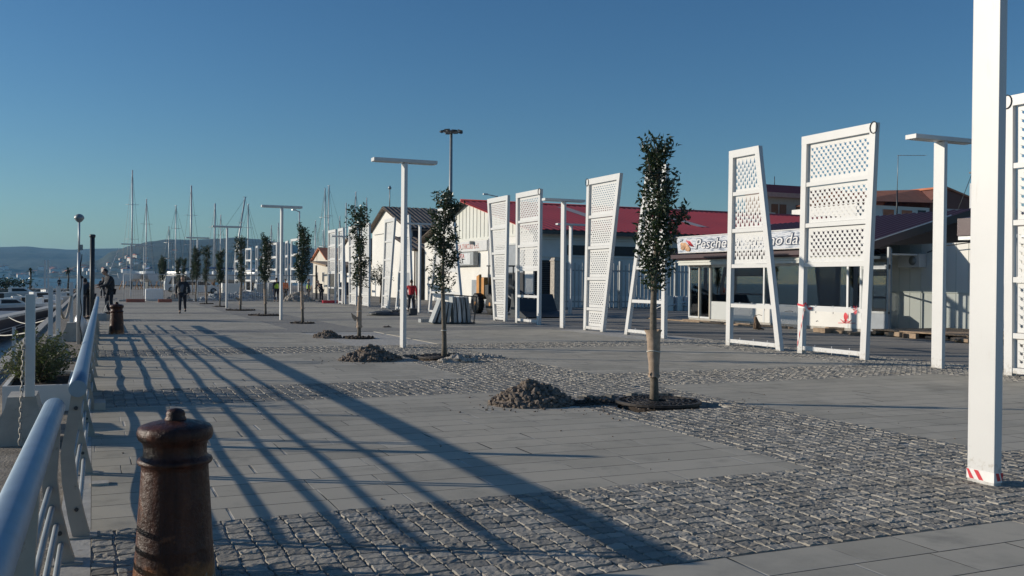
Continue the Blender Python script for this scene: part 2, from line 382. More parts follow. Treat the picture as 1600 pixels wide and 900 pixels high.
def setts():
    random.seed(5); vs = []; fs = []; tone = []
    def stone(cx, cy, sx, sy, n):
        b = len(vs); h = random.uniform(-.001, .0055); tx = random.uniform(-.03, .03); ty = random.uniform(-.03, .03); t = random.random()
        rot = random.uniform(-.05, .05); c_, s_ = math.cos(rot), math.sin(rot); sd_ = random.random()*99
        G_ = {8: (-1, -.93, -.62, -.22, .22, .62, .93, 1), 6: (-1, -.90, -.35, .35, .90, 1), 4: (-1, -.84, .84, 1)}[n]
        cut = [random.uniform(.82, 1.0) for _ in range(4)]; am = random.uniform(.6, 1.3)
        for j in range(n):
            for i in range(n):
                u = G_[i]; v = G_[j]; e = max(abs(u), abs(v))
                q_ = cut[(u > 0)+2*(v > 0)]; k = 1.0-(1-q_)*abs(u*v)**2*.5
                x = u*sx*.5*k; y = v*sy*.5*k
                nz = noise.noise(Vector((x*30+sd_, y*30, sd_)))*.0065*am + noise.noise(Vector((x*90+sd_, y*90, 3)))*.0040*am
                z = h + x*tx + y*ty + nz + (0.0 if e < .99 else -.014)
                x += .0035*noise.noise(Vector((v*2.5+sd_, u, 1)))*2; y += .0035*noise.noise(Vector((u*2.5, sd_, 7)))*2
                vs.append((cx+x*c_-y*s_, cy+x*s_+y*c_, z)); tone.append(t)
        fs.extend([(b+j*n+i, b+j*n+i+1, b+(j+1)*n+i+1, b+(j+1)*n+i) for j in range(n-1) for i in range(n-1)])
    for (x0, x1, y0, y1) in areas:
        if y0 > NEARY-2 or y1 < 3.8: continue
        nx = max(1, round((x1-x0)/.138)); ny = max(1, round((y1-y0)/.128)); dx = (x1-x0)/nx; dy = (y1-y0)/ny
        for j in range(ny):
            cy = y0+(j+.5)*dy
            if cy < 3.8: continue
            for i in range(nx):
                cx = x0+(i+.5)*dx + .008*math.sin(j*1.3+i*.4)
                if any(abs(cx-p[0]) < p[2]+.03 and abs(cy-p[1]) < p[2]+.03 for p in PITS): continue
                an = math.degrees(math.atan2(cx, cy))
                if an > 56 or random.random() < .004: continue
                d = math.hypot(cx, cy); n = 8 if d < 10 else (6 if d < 16 else 4)
                stone(cx, cy+.006*math.sin(i*1.7), dx-.006-random.random()*.009, dy-.005-random.random()*.009, n)
    me = bpy.data.meshes.new('sett_paving'); me.from_pydata(vs, [], fs)
    at_ = me.attributes.new('tone', 'FLOAT', 'POINT'); at_.data.foreach_set('value', tone)
    me.materials.append(M['sett']); o = bpy.data.objects.new('sett_paving', me); COL.objects.link(o); struct(o)
setts()
struct(MB().b2(-1.72, -1.5, -20, 260, -1.8, .02).build('quay_kerb', 'concrete'))

# hills with the shore in front
def hills(name, prof, D, D0, m, seed):
    mb = MB(); n = 26; xs = []
    a, b = prof[0][0], prof[-1][0]; px = a
    while px <= b: xs.append(px); px += 5
    def py(x):
        for (x0, y0), (x1, y1) in zip(prof, prof[1:]):
            if x0 <= x <= x1:
                t = (x-x0)/(x1-x0); t = t*t*(3-2*t); return y0+(y1-y0)*t
    vs = []
    for x in xs:
        top = at(x, py(x), D); d = Vector((top.x, top.y, 0)).normalized()
        for j in range(n):
            t = j/(n-1)
            r = D0/D + (1-D0/D)*t
            z = -1.2 + (top.z+1.2)*(t**.8)
            p = Vector((top.x*r, top.y*r, 0))
            k = 1 if 0 < t < 1 else 0
            z += k*(top.z*.16)*noise.fractal(Vector((p.x*.0022+seed, p.y*.0022, seed)), 1.0, 2.0, 4)*math.sin(math.pi*t)
            vs.append((p.x, p.y, max(z, -1.3)))
        back = Vector((top.x*1.35, top.y*1.35, -2)); vs.append(back)
    m_ = n+1
    mb.add(vs, [(i*m_+j, (i+1)*m_+j, (i+1)*m_+j+1, i*m_+j+1) for i in range(len(xs)-1) for j in range(m_-1)], True)
    return struct(mb.build(name, m))
hills('distant_hills', [(-420, 380), (-150, 392), (0, 386), (40, 385), (75, 388), (110, 390), (150, 388.5), (190, 388), (230, 389), (330, 392), (600, 400)], 5200, 3500, 'hill', 2)
hills('nearer_hill', [(60, 433), (150, 407), (178, 392), (205, 384), (236, 377), (262, 374), (300, 374.5), (340, 373), (368, 371), (400, 373.5), (440, 378), (478, 387), (520, 393), (600, 402), (700, 412)], 3000, 2000, 'hill', 9)

# ------------------------------------------------------------------ lamps
def make_lamp():
    t = thing('street_lamp', '', 'street lamp')
    MB().rbox(-.045, .045, -.135, .135, 0, 4.64, .008).build('post', 'white', t)
    MB().rbox(-.83, .83, -.14, .14, 4.655, 4.745, .008).build('lamp_arm', 'white', t)
    MB().b2(-.74, -.12, -.10, .10, 4.646, 4.653).build('lamp_lens', 'pale_metal', t)
    MB().b2(.12, .74, -.10, .10, 4.646, 4.653).build('lamp_lens', 'pale_metal', t)
    return t
lamp0 = make_lamp(); lamp0.location = (7.03, 5.86, 0)
lamp0['label'] = 'tall white flat post nearest the camera at the right, tape round its foot'
lamp0['group'] = 'white T shaped street lamps'
G = 'white T shaped street lamps'
for x, y, lb in [(7.18, 23.14, 'white T shaped street lamp standing just left of the tree with rubble at its grate'),
                 (7.16, 40.1, 'white T shaped street lamp standing between the third and fourth saplings from the left gravel'),
                 (7.1, 57.2, 'white T shaped street lamp before the white skeleton frames at the far end'),
                 (7.1, 74.2, 'thin far white T shaped street lamp behind the walking man, at the row end'),
                 (15.93, 14.42, 'white T shaped street lamp in front of the set-back white wall with maroon fascia'),
                 (15.85, 31.4, 'white T shaped street lamp in front of the grey gate fence'),
                 (15.9, 48.4, 'white T shaped street lamp behind the stacked slab rack, near the red-jacketed man'),
                 (15.9, 65.4, 'white T shaped street lamp among the far fully filled screens')]:
    dup(lamp0, (x, y, 0), 0, lb)
for x, y, lb in [(3.1, 92, 'left one of two white T lamps near the white hulls on the far quay'), (4.4, 96, 'right one of two white T lamps near the white hulls on the far quay'),
                 (22.9, 44.5, 'short white T lamp seen behind the crown of the nearest sapling')]:
    dup(lamp0, (x, y, 0), 0, lb)
def tape_band(parent, y0, y1, x0, x1, z0, z1, name='stripe'):
    pass
tp = thing('barrier_tape', 'red and white tape wrapped round the foot of the nearest post', 'barrier tape', (7.03, 5.86, 0))
k = .049; ky = .139
MB().b2(-k, k, -ky, ky, .03, .115).build('tape_band', 'tape_white', tp)
rd = MB()
for j, (a, b) in enumerate([(-.05, .04), (.10, .14), (-.139, -.11)]):
    a = max(a, -ky); b = min(b, ky)
# diagonal stripes on the two visible faces, 1.5 mm proud
def dstripe(mb, y, w_):
    x = -k-.0015
    pts = [(y, .112), (y+w_, .112), (y+w_-.055, .033), (y-.055, .033)]
    pts = [(max(-ky, min(ky, a)), z) for a, z in pts]
    mb.quad(*[(x, a, z) for a, z in pts])
for y in (.02, .115): dstripe(rd, y, .045)
for x in (-.03, .025):
    rd.quad((x, -ky-.0015, .112), (x+.035, -ky-.0015, .112), (min(k, x+.06), -ky-.0015, .045), (x+.02, -ky-.0015, .045))
rd.build('tape_stripe', 'tape_red', tp)

# ------------------------------------------------------------------ perforated screens
def perforated(mb, yfun, z0, z1, style, x):
    """sheet in plane x between yfun(z)->(ya,yb) with holes and out-folded tabs"""
    if style == 'bird': cw, ch, hole = .158, .082, [(-.34, .36), (-.10, .08), (0, .20), (.14, .14), (.36, .48), (.26, -.12), (.04, -.46), (-.20, -.26)]
    elif style == 'tear': cw, ch, hole = .200, .093, [(0, .46), (.14, .10), (.34, -.28), (.30, -.44), (.0, -.40), (-.30, -.44), (-.34, -.28), (-.14, .10)]
    else: cw, ch, hole = .150, .075, [(-.38, .05), (-.2, .3), (0, .38), (.2, .3), (.38, .05), (.2, -.22), (0, -.30), (-.2, -.22)]
    C8 = [(-.5, .5), (0, .5), (.5, .5), (.5, 0), (.5, -.5), (0, -.5), (-.5, -.5), (-.5, 0)]
    ang = lambda p: -math.atan2(p[1], p[0])
    hole = sorted(hole, key=ang); C8 = sorted(C8, key=ang)
    kk = .78 if style == 'wave' else 1.06
    def cell(cy, zc, w_, h_):
        vs = [(x, cy+a*w_, zc+b*h_) for a, b in C8]+[(x, cy+a*w_*kk, zc+b*h_*kk) for a, b in hole]
        mb.add(vs, [(j, (j+1) % 8, 8+(j+1) % 8, 8+j) for j in range(8)])
    if style == 'tear':                 # columns of tall cells, every other column shifted by half a cell
        n = max(2, round((yfun((z0+z1)/2)[1]-yfun((z0+z1)/2)[0])/.088)); H_ = .185; m_ = max(1, int((z1-z0-.02)/H_-.45))
        L = lambda f, z: yfun(z)[0]+(yfun(z)[1]-yfun(z)[0])*f
        W_ = (yfun((z0+z1)/2)[1]-yfun((z0+z1)/2)[0])/n
        for c in range(n):
            f0, f1 = c/n, (c+1)/n; o_ = H_*.25*(1 if c % 2 else -1); zs = (z0+z1)/2-m_*H_/2+o_; ze = zs+m_*H_
            mb.quad((x, L(f0, z0), z0), (x, L(f1, z0), z0), (x, L(f1, zs), zs), (x, L(f0, zs), zs))
            mb.quad((x, L(f0, ze), ze), (x, L(f1, ze), ze), (x, L(f1, z1), z1), (x, L(f0, z1), z1))
            for i in range(m_):
                za = zs+i*H_; zb = za+H_; cy = (L(f0, (za+zb)/2)+L(f1, (za+zb)/2))/2
                w_ = L(f1, (za+zb)/2)-L(f0, (za+zb)/2); sh = (L(f0, zb)-L(f0, za))
                vs = [(x, cy+a*w_+b*sh, (za+zb)/2+b*H_) for a, b in C8]+[(x, cy+a*w_*1.15, (za+zb)/2+b*H_*.95) for a, b in hole]
                mb.add(vs, [(j, (j+1) % 8, 8+(j+1) % 8, 8+j) for j in range(8)])
                mb.add([(x, cy-.16*w_, (za+zb)/2), (x, cy+.20*w_, (za+zb)/2-.36*H_), (x-.03, cy-.02*w_, (za+zb)/2-.30*H_)], [(0, 1, 2)])
        return
    rows = max(3, round((z1-z0)/ch)); hh = (z1-z0)/rows
    for r in range(rows):
        za = z0+r*hh; zb = za+hh; zc = (za+zb)/2
        ya, yb = yfun(zc); (y0a, y0b), (y1a, y1b) = yfun(za), yfun(zb)
        if r == 0 or r == rows-1:
            mb.quad((x, y0a, za), (x, y0b, za), (x, y1b, zb), (x, y1a, zb)); continue
        n = max(1, int((yb-ya-.01)/cw-.35)); off = cw*.25*(1 if r % 2 else -1)
        s0 = ya+((yb-ya)-n*cw)/2+off; e0 = s0+n*cw
        mb.quad((x, y0a, za), (x, s0, za), (x, s0, zb), (x, y1a, zb)); mb.quad((x, e0, za), (x, y0b, za), (x, y1b, zb), (x, e0, zb))
        for i in range(n):
            cy = s0+(i+.5)*cw; cell(cy, zc, cw, hh)
            if style == 'bird': mb.add([(x, cy+.33*cw, zc+.30*hh), (x, cy+.05*cw, zc-.40*hh), (x-.022, cy+.08*cw, zc+.05*hh)], [(0, 1, 2)])
            else: mb.add([(x, cy-.36*cw, zc-.05*hh), (x, cy+.36*cw, zc-.05*hh), (x-.030, cy, zc+.10*hh)], [(0, 1, 2)])
def make_screen(label, top, bot, style, full, ring=None, fills=None):
    """top/bot: (near y, far y) of the outer frame at z=5.32 and z=0, plane X=16"""
    ZT = 5.32; fw = .175; th = .12
    t = thing('screen_panel', label, 'screen panel', (16.0, (bot[0]+bot[1])/2, 0), 0, 'white perforated screens in a row'); oy = (bot[0]+bot[1])/2
    def edge(z):
        k = z/ZT; return bot[0]+(top[0]-bot[0])*k-oy, bot[1]+(top[1]-bot[1])*k-oy
    a0, b0 = edge(0); a1, b1 = edge(ZT)
    MB().prism([(-th/2, a0, 0), (-th/2, a0+fw, 0), (-th/2, a1+fw, ZT-.004), (-th/2, a1, ZT-.004)], (th, 0, 0)).build('frame_post', 'white', t)
    MB().prism([(-th/2, b0-fw, 0), (-th/2, b0, 0), (-th/2, b1, ZT-.004), (-th/2, b1-fw, ZT-.004)], (th, 0, 0)).build('frame_post', 'white', t)
    e = edge(ZT-.2)
    MB().prism([(-th/2-.002, e[0]-.003, ZT-.2), (-th/2-.002, e[1]+.003, ZT-.2), (-th/2-.002, b1+.003, ZT), (-th/2-.002, a1-.003, ZT)], (th+.004, 0, 0)).build('top_beam', 'white', t)
    levels = [ZT-.2, 4.13, 3.13, 2.17] if not full else [ZT-.2, 3.98, 2.90, 1.82, .76, .10]
    rails = levels[1:] if full else levels[1:]+[1.10, .13]
    fl = MB()
    for z in rails:
        p = edge(z-.05); q = edge(z+.05)
        MB().prism([(-.045, p[0]+fw-.01, z-.05), (-.045, p[1]-fw+.01, z-.05), (-.045, q[1]-fw+.01, z+.05), (-.045, q[0]+fw-.01, z+.05)], (.09, 0, 0)).build('cross_rail', 'white', t)
    if not full:                       # small bolts on the empty rails
        bl = MB()
        for z in (1.10, .13):
            e = edge(z)
            for f in (.2, .5, .8):
                y = e[0]+fw+(e[1]-e[0]-2*fw)*f; bl.tube([(0, y, z+.055), (0, y, z+.10)], .012, 6); bl.tube([(0, y, z-.10), (0, y, z-.055)], .012, 6)
        bl.build('rail_bolts', 'white', t)
    for zt, zb in zip(levels, levels[1:]):
        mb = MB(); perforated(mb, lambda z: (edge(z)[0]+fw+.03, edge(z)[1]-fw-.03), zb+.06, zt-.01 if zt > 5 else zt-.06, style, .03)
        o = mb.build('infill_sheet', 'white', t)
    if ring:
        y = a1+.05 if ring == 'near' else b1-.05
        MB().tube([(-.09*math.cos(a*.55)*0-.075, y+.11*math.cos(a), ZT-.11+.13*math.sin(a)) for a in [i*.45 for i in range(15)]], .011, 6).build('cable_loop', 'black', t)
    return t
S = 'white perforated screen panel'
make_screen('rectangular white screen cut by the right edge of the photo, filled to the ground', (10.6, 12.94), (10.6, 12.88), 'bird', True, 'far')
make_screen('wide rectangular white screen with bird shaped cut-outs, tape on its left post', (16.22, 18.64), (16.45, 18.72), 'bird', False, 'near')
make_screen('white screen with tall teardrop holes, widening downwards, left of the taped screen', (20.31, 21.57), (19.35, 21.63), 'tear', False)
make_screen('white screen widening downwards with an open base, behind the nearest sapling', (24.72, 25.85), (24.72, 27.1), 'bird', False)
make_screen('white screen narrowing to its foot, filled to the ground, left of the nearest sapling', (27.48, 29.8), (28.55, 29.95), 'wave', True, 'far')
make_screen('rectangular white screen with open base and cable loop, in front of the dark loader bucket', (33.63, 35.96), (33.65, 35.9), 'bird', False, 'near')
make_screen('white screen narrowing to its foot, beside the orange loader', (36.82, 39.09), (36.97, 38.25), 'wave', True)
make_screen('white screen widening downwards behind the second sapling and the slab rack', (43.6, 45.7), (42.06, 47.1), 'bird', False)
make_screen('white screen widening downwards right next to the second lamp post', (50.54, 51.6), (49.82, 52.95), 'bird', False)
make_screen('white slanted screen filled to the ground, in front of the white gabled hall', (53.22, 55.3), (54.4, 55.86), 'wave', True)
make_screen('rectangular white screen just right of the third sapling, filled to the ground', (58.79, 60.99), (58.77, 60.9), 'wave', True)
make_screen('rectangular white screen just left of the third sapling, filled to the ground', (61.9, 64.1), (61.9, 63.8), 'wave', True)
make_screen('narrow white screen with an open base, second from the left of the distant screens', (65.67, 67.19), (64.94, 66.9), 'bird', False)
make_screen('leftmost of the distant screens, rectangular with an open base', (67.9, 70.3), (67.9, 70.2), 'bird', False)
# bare skeleton frames further off
def make_skeleton():
    t = thing('skeleton_frame', '', 'metal frame')
    for y in (-1.1, 1.1): MB().b2(-.06, .06, y-.1, y+.1, 0, 5.2).build('frame_post', 'white', t)
    for z in (.3, 1.5, 2.6, 3.8, 5.1): MB().b2(-.055, .055, -1, 1, z-.1, z+.1).build('cross_rail', 'white', t)
    return t
sk = None
for i, (y, x) in enumerate([(83, 16), (88.5, 16.3), (94, 16), (99.5, 16.2), (104, 16), (112, 16.3), (119, 16)]):
    if sk is None: sk = make_skeleton(); o = sk; o.location = (x, y, 0)
    else: o = dup(sk, (x, y, 0))
    o.rotation_euler = (0, 0, R([6, -5, 8, 3, -4, 7, 5][i]))
    tag(o, ['rightmost bare white skeleton frame, nearest of the far group', 'second bare white skeleton frame from the right', 'third bare white skeleton frame from the right',
            'middle bare white skeleton frame of the far group of seven', 'third bare white skeleton frame from the left', 'second bare white skeleton frame from the left',
            'leftmost and farthest bare white skeleton frame'][i], 'metal frame', 'bare white skeleton frames')
# tape on the wide screen
tp = thing('barrier_tape', 'red and white tape spiralled down the left post of the wide screen', 'barrier tape', (16, 18.62, 0))
def strip(mb, pts, w_=.05):
    for a, b in zip(pts, pts[1:]):
        a = Vector(a); b = Vector(b); u = Vector((0, 0, w_/2)); mb.quad(a-u, b-u, b+u, a+u)
r_ = MB(); wv = MB()
sp = [(-.068, -.17+.25*(i/9), 1.16-.95*(i/9)) for i in range(10)]
for i, (a, b) in enumerate(zip(sp, sp[1:])): strip(r_ if i % 2 == 0 else wv, [a, b], .13)
strip(r_, [(-.068, .1, 1.2), (-.069, -.1, 1.17), (-.068, -.2, 1.24), (-.10, -.34, 1.10), (-.075, -.42, 1.12)], .05)
strip(r_, [(-.07, -.16, 1.2), (-.09, -.2, 1.38)], .05); strip(wv, [(-.068, .08, 1.14), (-.072, -.2, 1.12), (-.09, -.36, 1.02)], .04)
r_.build('tape_stripe', 'tape_red', tp); wv.build('tape_band', 'tape_white', tp)
kn = MB(); random.seed(2)
for i in range(9):
    a = random.random()*6.28; kn.quad((0, 0, 0), (-.03, .05*math.cos(a), .09*math.sin(a)), (-.05, .08*math.cos(a+.4), .12*math.sin(a+.4)))
tag(kn.build('barrier_tape', 'tape_red', None, (15.93, 16.72, 1.13)), 'knotted scrap of red tape on the right post of the wide screen', 'barrier tape')

# ------------------------------------------------------------------ saplings
def leaves(mb, pts, size, rng):
    for p in pts:
        L = size*rng.uniform(.7, 1.25); W = L*.42
        d = Vector((rng.gauss(0, 1), rng.gauss(0, 1), rng.gauss(.15, .7))).normalized()
        s_ = d.cross(Vector((rng.gauss(0, 1), rng.gauss(0, 1), rng.gauss(0, 1)))).normalized(); nrm = d.cross(s_)
        p = Vector(p); c = nrm*W*.35
        mb.add([p, p+d*L*.35+s_*W*.5+c, p+d*L-nrm*W*.2, p+d*L*.35-s_*W*.5+c, p+d*L*.42], [(0, 4, 1), (1, 4, 2), (0, 3, 4), (3, 2, 4)])
def make_sapling(label, loc, seed, z0, z1, rad, nl, leafsize, wrap=None, lean=(0, 0), pole=False, profile=None, twine=None, trunk_r=.055):
    rng = random.Random(seed); t = thing('sapling_tree', label, 'tree', loc, 0, 'young columnar trees in a row')
    def cen(z): return Vector((lean[0]*z/4+.025*math.sin(z*1.7+seed), lean[1]*z/4+.02*math.cos(z*2.1+seed)*min(1, z), z))
    tr = MB(); n = 14
    tr.tube([cen(z1*.97*i/n)-Vector((0, 0, .12 if i == 0 else 0)) for i in range(n+1)], [trunk_r*(1-.8*(i/n)**1.2)*(1.25 if i == 0 else 1) for i in range(n+1)], 10)
    tw = []; 
    for i in range(46):
        z = z0+.05+(z1-z0-.25)*(i/46)*1.0; a = rng.random()*6.28; k = (z-z0)/(z1-z0)
        r = rad*(profile(k) if profile else 1)*rng.uniform(.75, 1.18)
        p0 = cen(z-.12); p1 = cen(z)+Vector((math.cos(a)*r*.55, math.sin(a)*r*.55, .10)); p2 = cen(z)+Vector((math.cos(a)*r, math.sin(a)*r, .20+rng.uniform(-.05, .12)))
        tr.tube([p0, p1, p2], [.010, .006, .003], 4); tw.append((p0, p1, p2))
    tr.build('trunk', 'bark', t)
    pts = []
    cl = [rng.choice(tw) for _ in range(70)]
    for i in range(nl):
        if rng.random() < .72:
            a, b, c = rng.choice(cl); u = rng.uniform(.15, 1.05); p = (a.lerp(b, u*2) if u < .5 else b.lerp(c, (u-.5)*2)) + Vector((rng.gauss(0, .045), rng.gauss(0, .045), rng.gauss(0, .05)))
        else:
            z = rng.uniform(z0, z1-.05); k = (z-z0)/(z1-z0); a = rng.random()*6.28; r = rad*(profile(k) if profile else 1)*math.sqrt(rng.random())*.85
            p = cen(z)+Vector((math.cos(a)*r, math.sin(a)*r, 0))
        if p.z > z0-.12: pts.append(p)
    lf = MB(); leaves(lf, pts, leafsize, rng); lf.build('crown', 'leaf', t)
    if wrap:
        wb = MB(); za, zb, r0, r1 = wrap; pr = []
        m_ = 12
        vs = []; nn = 16
        for i in range(m_+1):
            z = za+(zb-za)*i/m_; c = cen(z); r = r0+(r1-r0)*i/m_
            fl = .03 if i in (0, m_) else 0
            for j in range(nn):
                a = 6.283*j/nn; rr = r+fl*(.5+noise.noise(Vector((a*3, z*7, seed))))+.010*noise.noise(Vector((math.cos(a)*4, math.sin(a)*4, z*12+seed)))
                vs.append((c.x+rr*math.cos(a), c.y+rr*math.sin(a), z+(.03*noise.noise(Vector((a*2, 5, seed))) if i in (0, m_) else 0)))
        wb.add(vs, [(i*nn+k, i*nn+(k+1) % nn, (i+1)*nn+(k+1) % nn, (i+1)*nn+k) for i in range(m_) for k in range(nn)], True)
        for q in range(4):   # loose flaps of cloth
            a = q*1.6+seed; c = cen(za+.06); wb.add([c+Vector((math.cos(a)*r0, math.sin(a)*r0, 0)), c+Vector((math.cos(a+.7)*r0, math.sin(a+.7)*r0, .02)), c+Vector((math.cos(a+.3)*(r0+.055), math.sin(a+.3)*(r0+.055), -.05))], [(0, 1, 2)])
        wb.build('burlap_wrap', 'burlap', t)
        zt = (za+zb)/2+.03; c = cen(zt)
        MB().tube([(c.x+(r0+r1)/2*1.12*math.cos(a), c.y+(r0+r1)/2*1.12*math.sin(a), zt+.012*math.sin(a*2)) for a in [i*.4 for i in range(18)]], .006, 5).build('tie', 'twine', t)
    elif twine:
        c = cen(twine); MB().tube([(c.x+trunk_r*1.15*math.cos(a), c.y+trunk_r*1.15*math.sin(a), twine) for a in [i*.5 for i in range(14)]], .009, 5).build('tie', 'twine', t)
    return t
def pf1(k): return (.62+.45*min(1, k/.3)) if k < .45 else max(.22, 1.07-(k-.45)*1.25)+.12*math.sin(k*23)
def pf2(k): return (1.15-.35*abs(k-.25)) if k < .9 else .55
make_sapling('nearest sapling, trunk wrapped in burlap and standing in a round iron grate', (7.33, 11.6, 0), 3, 1.60, 3.80, .33, 2700, .088, wrap=(.36, 1.03, .072, .105), profile=pf1, trunk_r=.06)
make_sapling('second nearest sapling with a spreading lower crown, rubble beside its grate', (7.12, 19.95, 0), 8, 1.45, 3.72, .31, 2300, .095, profile=pf2, twine=.6, trunk_r=.058)
t3 = make_sapling('sapling with a bushy top and sparse lower leaves, its burlap peeling off', (7.14, 27.3, 0), 12, 1.45, 3.86, .27, 1700, .10, wrap=(.3, 1.2, .075, .065), profile=lambda k: (.95 if k < .4 else (.55 if k < .55 else 1.15)), lean=(.06, 0))
t3.rotation_euler = (0, 0, 1.2)
fl = MB(); fl.add([(-.05, 0, .60), (-.26, -.02, .74), (-.22, 0, .60), (-.12, .02, .48)], [(0, 1, 2), (0, 2, 3)]); o = fl.build('loose_burlap', 'burlap', t3); o.rotation_euler = (0, 0, -1.2)
t4 = make_sapling('dense narrow sapling in front of the leftmost distant screens', (7.4, 36.9, 0), 21, 1.55, 3.76, .28, 2600, .10, wrap=(.55, 1.25, .062, .06), profile=lambda k: 1.05 if k < .85 else .8)
lb = ['dense sapling standing just left of the second T lamp, soil ring at its foot', 'sapling with a thin crown between two far T lamps, bare skeleton frames behind', 'sapling fourth from the walking man, right of a far white pole',
      'sapling third from the walking man, tilted soil ring at its foot', 'sapling second from the walking man in the far left of the row', 'sapling directly right of the walking man, smallest of the row']
for i, (x, y, s_) in enumerate([(7.33, 45.1, .99), (7.25, 52.6, 1.02), (7.0, 59.5, .9), (6.9, 66, 1.0), (6.9, 73, 1.05), (6.6, 80, .85)]):
    dup(t4 if i % 2 == 0 else t3, (x, y, 0), i*1.1, lb[i], None, s_)
for i, (x, y) in enumerate([(5.6, 88), (7.3, 94), (6.2, 101), (9.5, 104)]):
    dup(t4, (x, y, 0), i*2.0, ['small dark far tree behind the mesh fence, leftmost of four', 'small dark far tree behind the mesh fence, second of four', 'small dark far tree behind the mesh fence, third of four', 'small dark far tree behind the mesh fence, rightmost of four'][i], 'small trees beyond the mesh fence', .95)

# tree pits, grates and soil
def mound(name, label, loc, sx, sy, h, n, cs, seed, m='soil', cat='soil mound'):
    rng = random.Random(seed); mb = MB(); N = 26; vs = []
    def hz(u, v):
        r = math.hypot(u, v); b = max(0, 1-r)**.8
        return h*.78*b*(1+.35*noise.noise(Vector((u*3+seed, v*3, 0))))
    for j in range(N):
        for i in range(N):
            u = i/(N-1)*2.2-1.1; v = j/(N-1)*2.2-1.1; vs.append((u*sx, v*sy, hz(u, v)+(.02*noise.noise(Vector((u*9, v*9, seed))) if hz(u, v) > .01 else -.004)))
    mb.add(vs, [(j*N+i, j*N+i+1, (j+1)*N+i+1, (j+1)*N+i) for j in range(N-1) for i in range(N-1)], False)
    for _ in range(n):
        a = rng.random()*6.283; r = math.sqrt(rng.random())*1.02; u, v = r*math.cos(a), r*math.sin(a); s_ = cs*rng.uniform(.35, 1.25)*(1.1-.4*r)
        mb.ell((u*sx, v*sy, hz(u, v)+s_*.25), (s_*rng.uniform(.8, 1.3), s_*rng.uniform(.8, 1.2), s_*rng.uniform(.6, 1)), 6, 4, Matrix.Rotation(rng.random()*3, 3, 'Z'), .5)
        for q in range(1): pass
    for i in range(len(mb.smooth)): mb.smooth[i] = False
    o = mb.build(name, m, None, loc); return tag(o, label, cat)
mound('soil_mound', 'largest brown mound of dug soil beside the nearest tree grate', (5.62, 12.05, 0), .62, .55, .37, 420, .048, 4)
mound('soil_mound', 'brown mound of soil beside the second sapling, before the second lamp', (5.42, 19.75, 0), .66, .6, .33, 320, .055, 6)
mound('soil_mound', 'small pile of dark soil left of the sapling with the peeling burlap', (6.3, 27.8, 0), .42, .4, .24, 130, .05, 9)
mound('soil_patch', 'thin spill of dark soil between the largest mound and the nearest grate', (6.35, 11.75, 0), .42, .22, .07, 60, .03, 14, 'pit')
mound('rubble_heap', 'low heap of broken pale paving stones by the second tree grate', (7.05, 18.75, 0), .42, .22, .16, 55, .075, 17, 'stone_rubble', 'rubble')
mound('rubble_heap', 'thin scatter of pale gravel right of the second tree grate', (8.0, 19.7, 0), .5, .3, .06, 70, .04, 18, 'stone_rubble', 'rubble')
cr = MB(); rng = random.Random(55)
for cx, cy, sx_, sy_, n in ((5.6, 11.9, .55, .4, 260), (6.4, 11.3, .6, .5, 160), (5.4, 19.6, .6, .45, 160), (7.2, 18.9, .7, .4, 120), (7.9, 11.2, .5, .5, 90), (7.4, 9.8, 1.6, 1.6, 70), (4.5, 8.0, 3.5, 2.5, 60), (6.3, 27.7, .6, .4, 60)):
    for _ in range(n//2):
        r = rng.uniform(.004, .015)*(1.3 if n > 100 else .8); cr.ell((cx+rng.gauss(0, sx_), cy+rng.gauss(0, sy_), r*.4), (r*rng.uniform(.8, 1.5), r, r*.7), 5, 3, Matrix.Rotation(rng.random()*3, 3, 'Z'), .6)
cr.smooth = [False]*len(cr.f)
tag(cr.build('soil_crumbs', 'soil'), 'crumbs of soil and grit scattered over the paving round the mounds', 'soil crumbs', None, 'stuff')
def ring(mb, c, r0, r1, z0, z1, n=40, a0=0, a1=6.2832):
    for k_ in range(n):
        a = a0+(a1-a0)*k_/n; b = a0+(a1-a0)*(k_+1)/n
        P = [(c[0]+r*math.cos(t), c[1]+r*math.sin(t)) for t, r in ((a, r0), (b, r0), (b, r1), (a, r1))]
        mb.add([(x, y, z0) for x, y in P]+[(x, y, z1) for x, y in P], [(4, 5, 6, 7), (0, 1, 5, 4), (2, 3, 7, 6)])
def make_grate(label, loc, rad):
    t = thing('tree_grate', label, 'tree grate', loc, 0, 'round iron tree grates'); mb = MB()
    ring(mb, (0, 0), rad-.05, rad, .0, .035)
    ring(mb, (0, 0), .14, .17, .0, .034)
    for r in (.25, .34, .43): ring(mb, (0, 0), r, r+.022, .0, .033)
    for k_ in range(28):
        a = k_*6.283/28; mb.box((math.cos(a)*(rad+.15)/2, math.sin(a)*(rad+.15)/2, .016), (rad-.18, .016, .028), a)
    mb.build('grating', 'iron', t)
    s_ = MB(); s_.lathe([(rad-.02, -.11), (rad-.03, -.02), (rad*.4, -.005), (.01, .0)], n=32, jit=.05); s_.build('soil_bed', 'pit', t)
    return t
make_grate('round iron grate at the foot of the nearest sapling, dark pit around it', (7.3, 11.45, .012), .60)
make_grate('round iron grate at the foot of the second nearest sapling', (7.12, 19.85, .012), .60)
bk = MB(); random.seed(8)
for cx, cy, hh in PITS:
    for q in range(14):
        bk.box((cx-hh+random.random()*2*hh, cy+hh+.0+random.uniform(-.05, .03), -.03+random.random()*.03), (.12, .11, .09), random.random())
tag(bk.build('pit_edge_stones', 'sett'), 'loose setts lining the back edges of the dug tree pits', 'loose stones', None, 'stuff')
sr = None
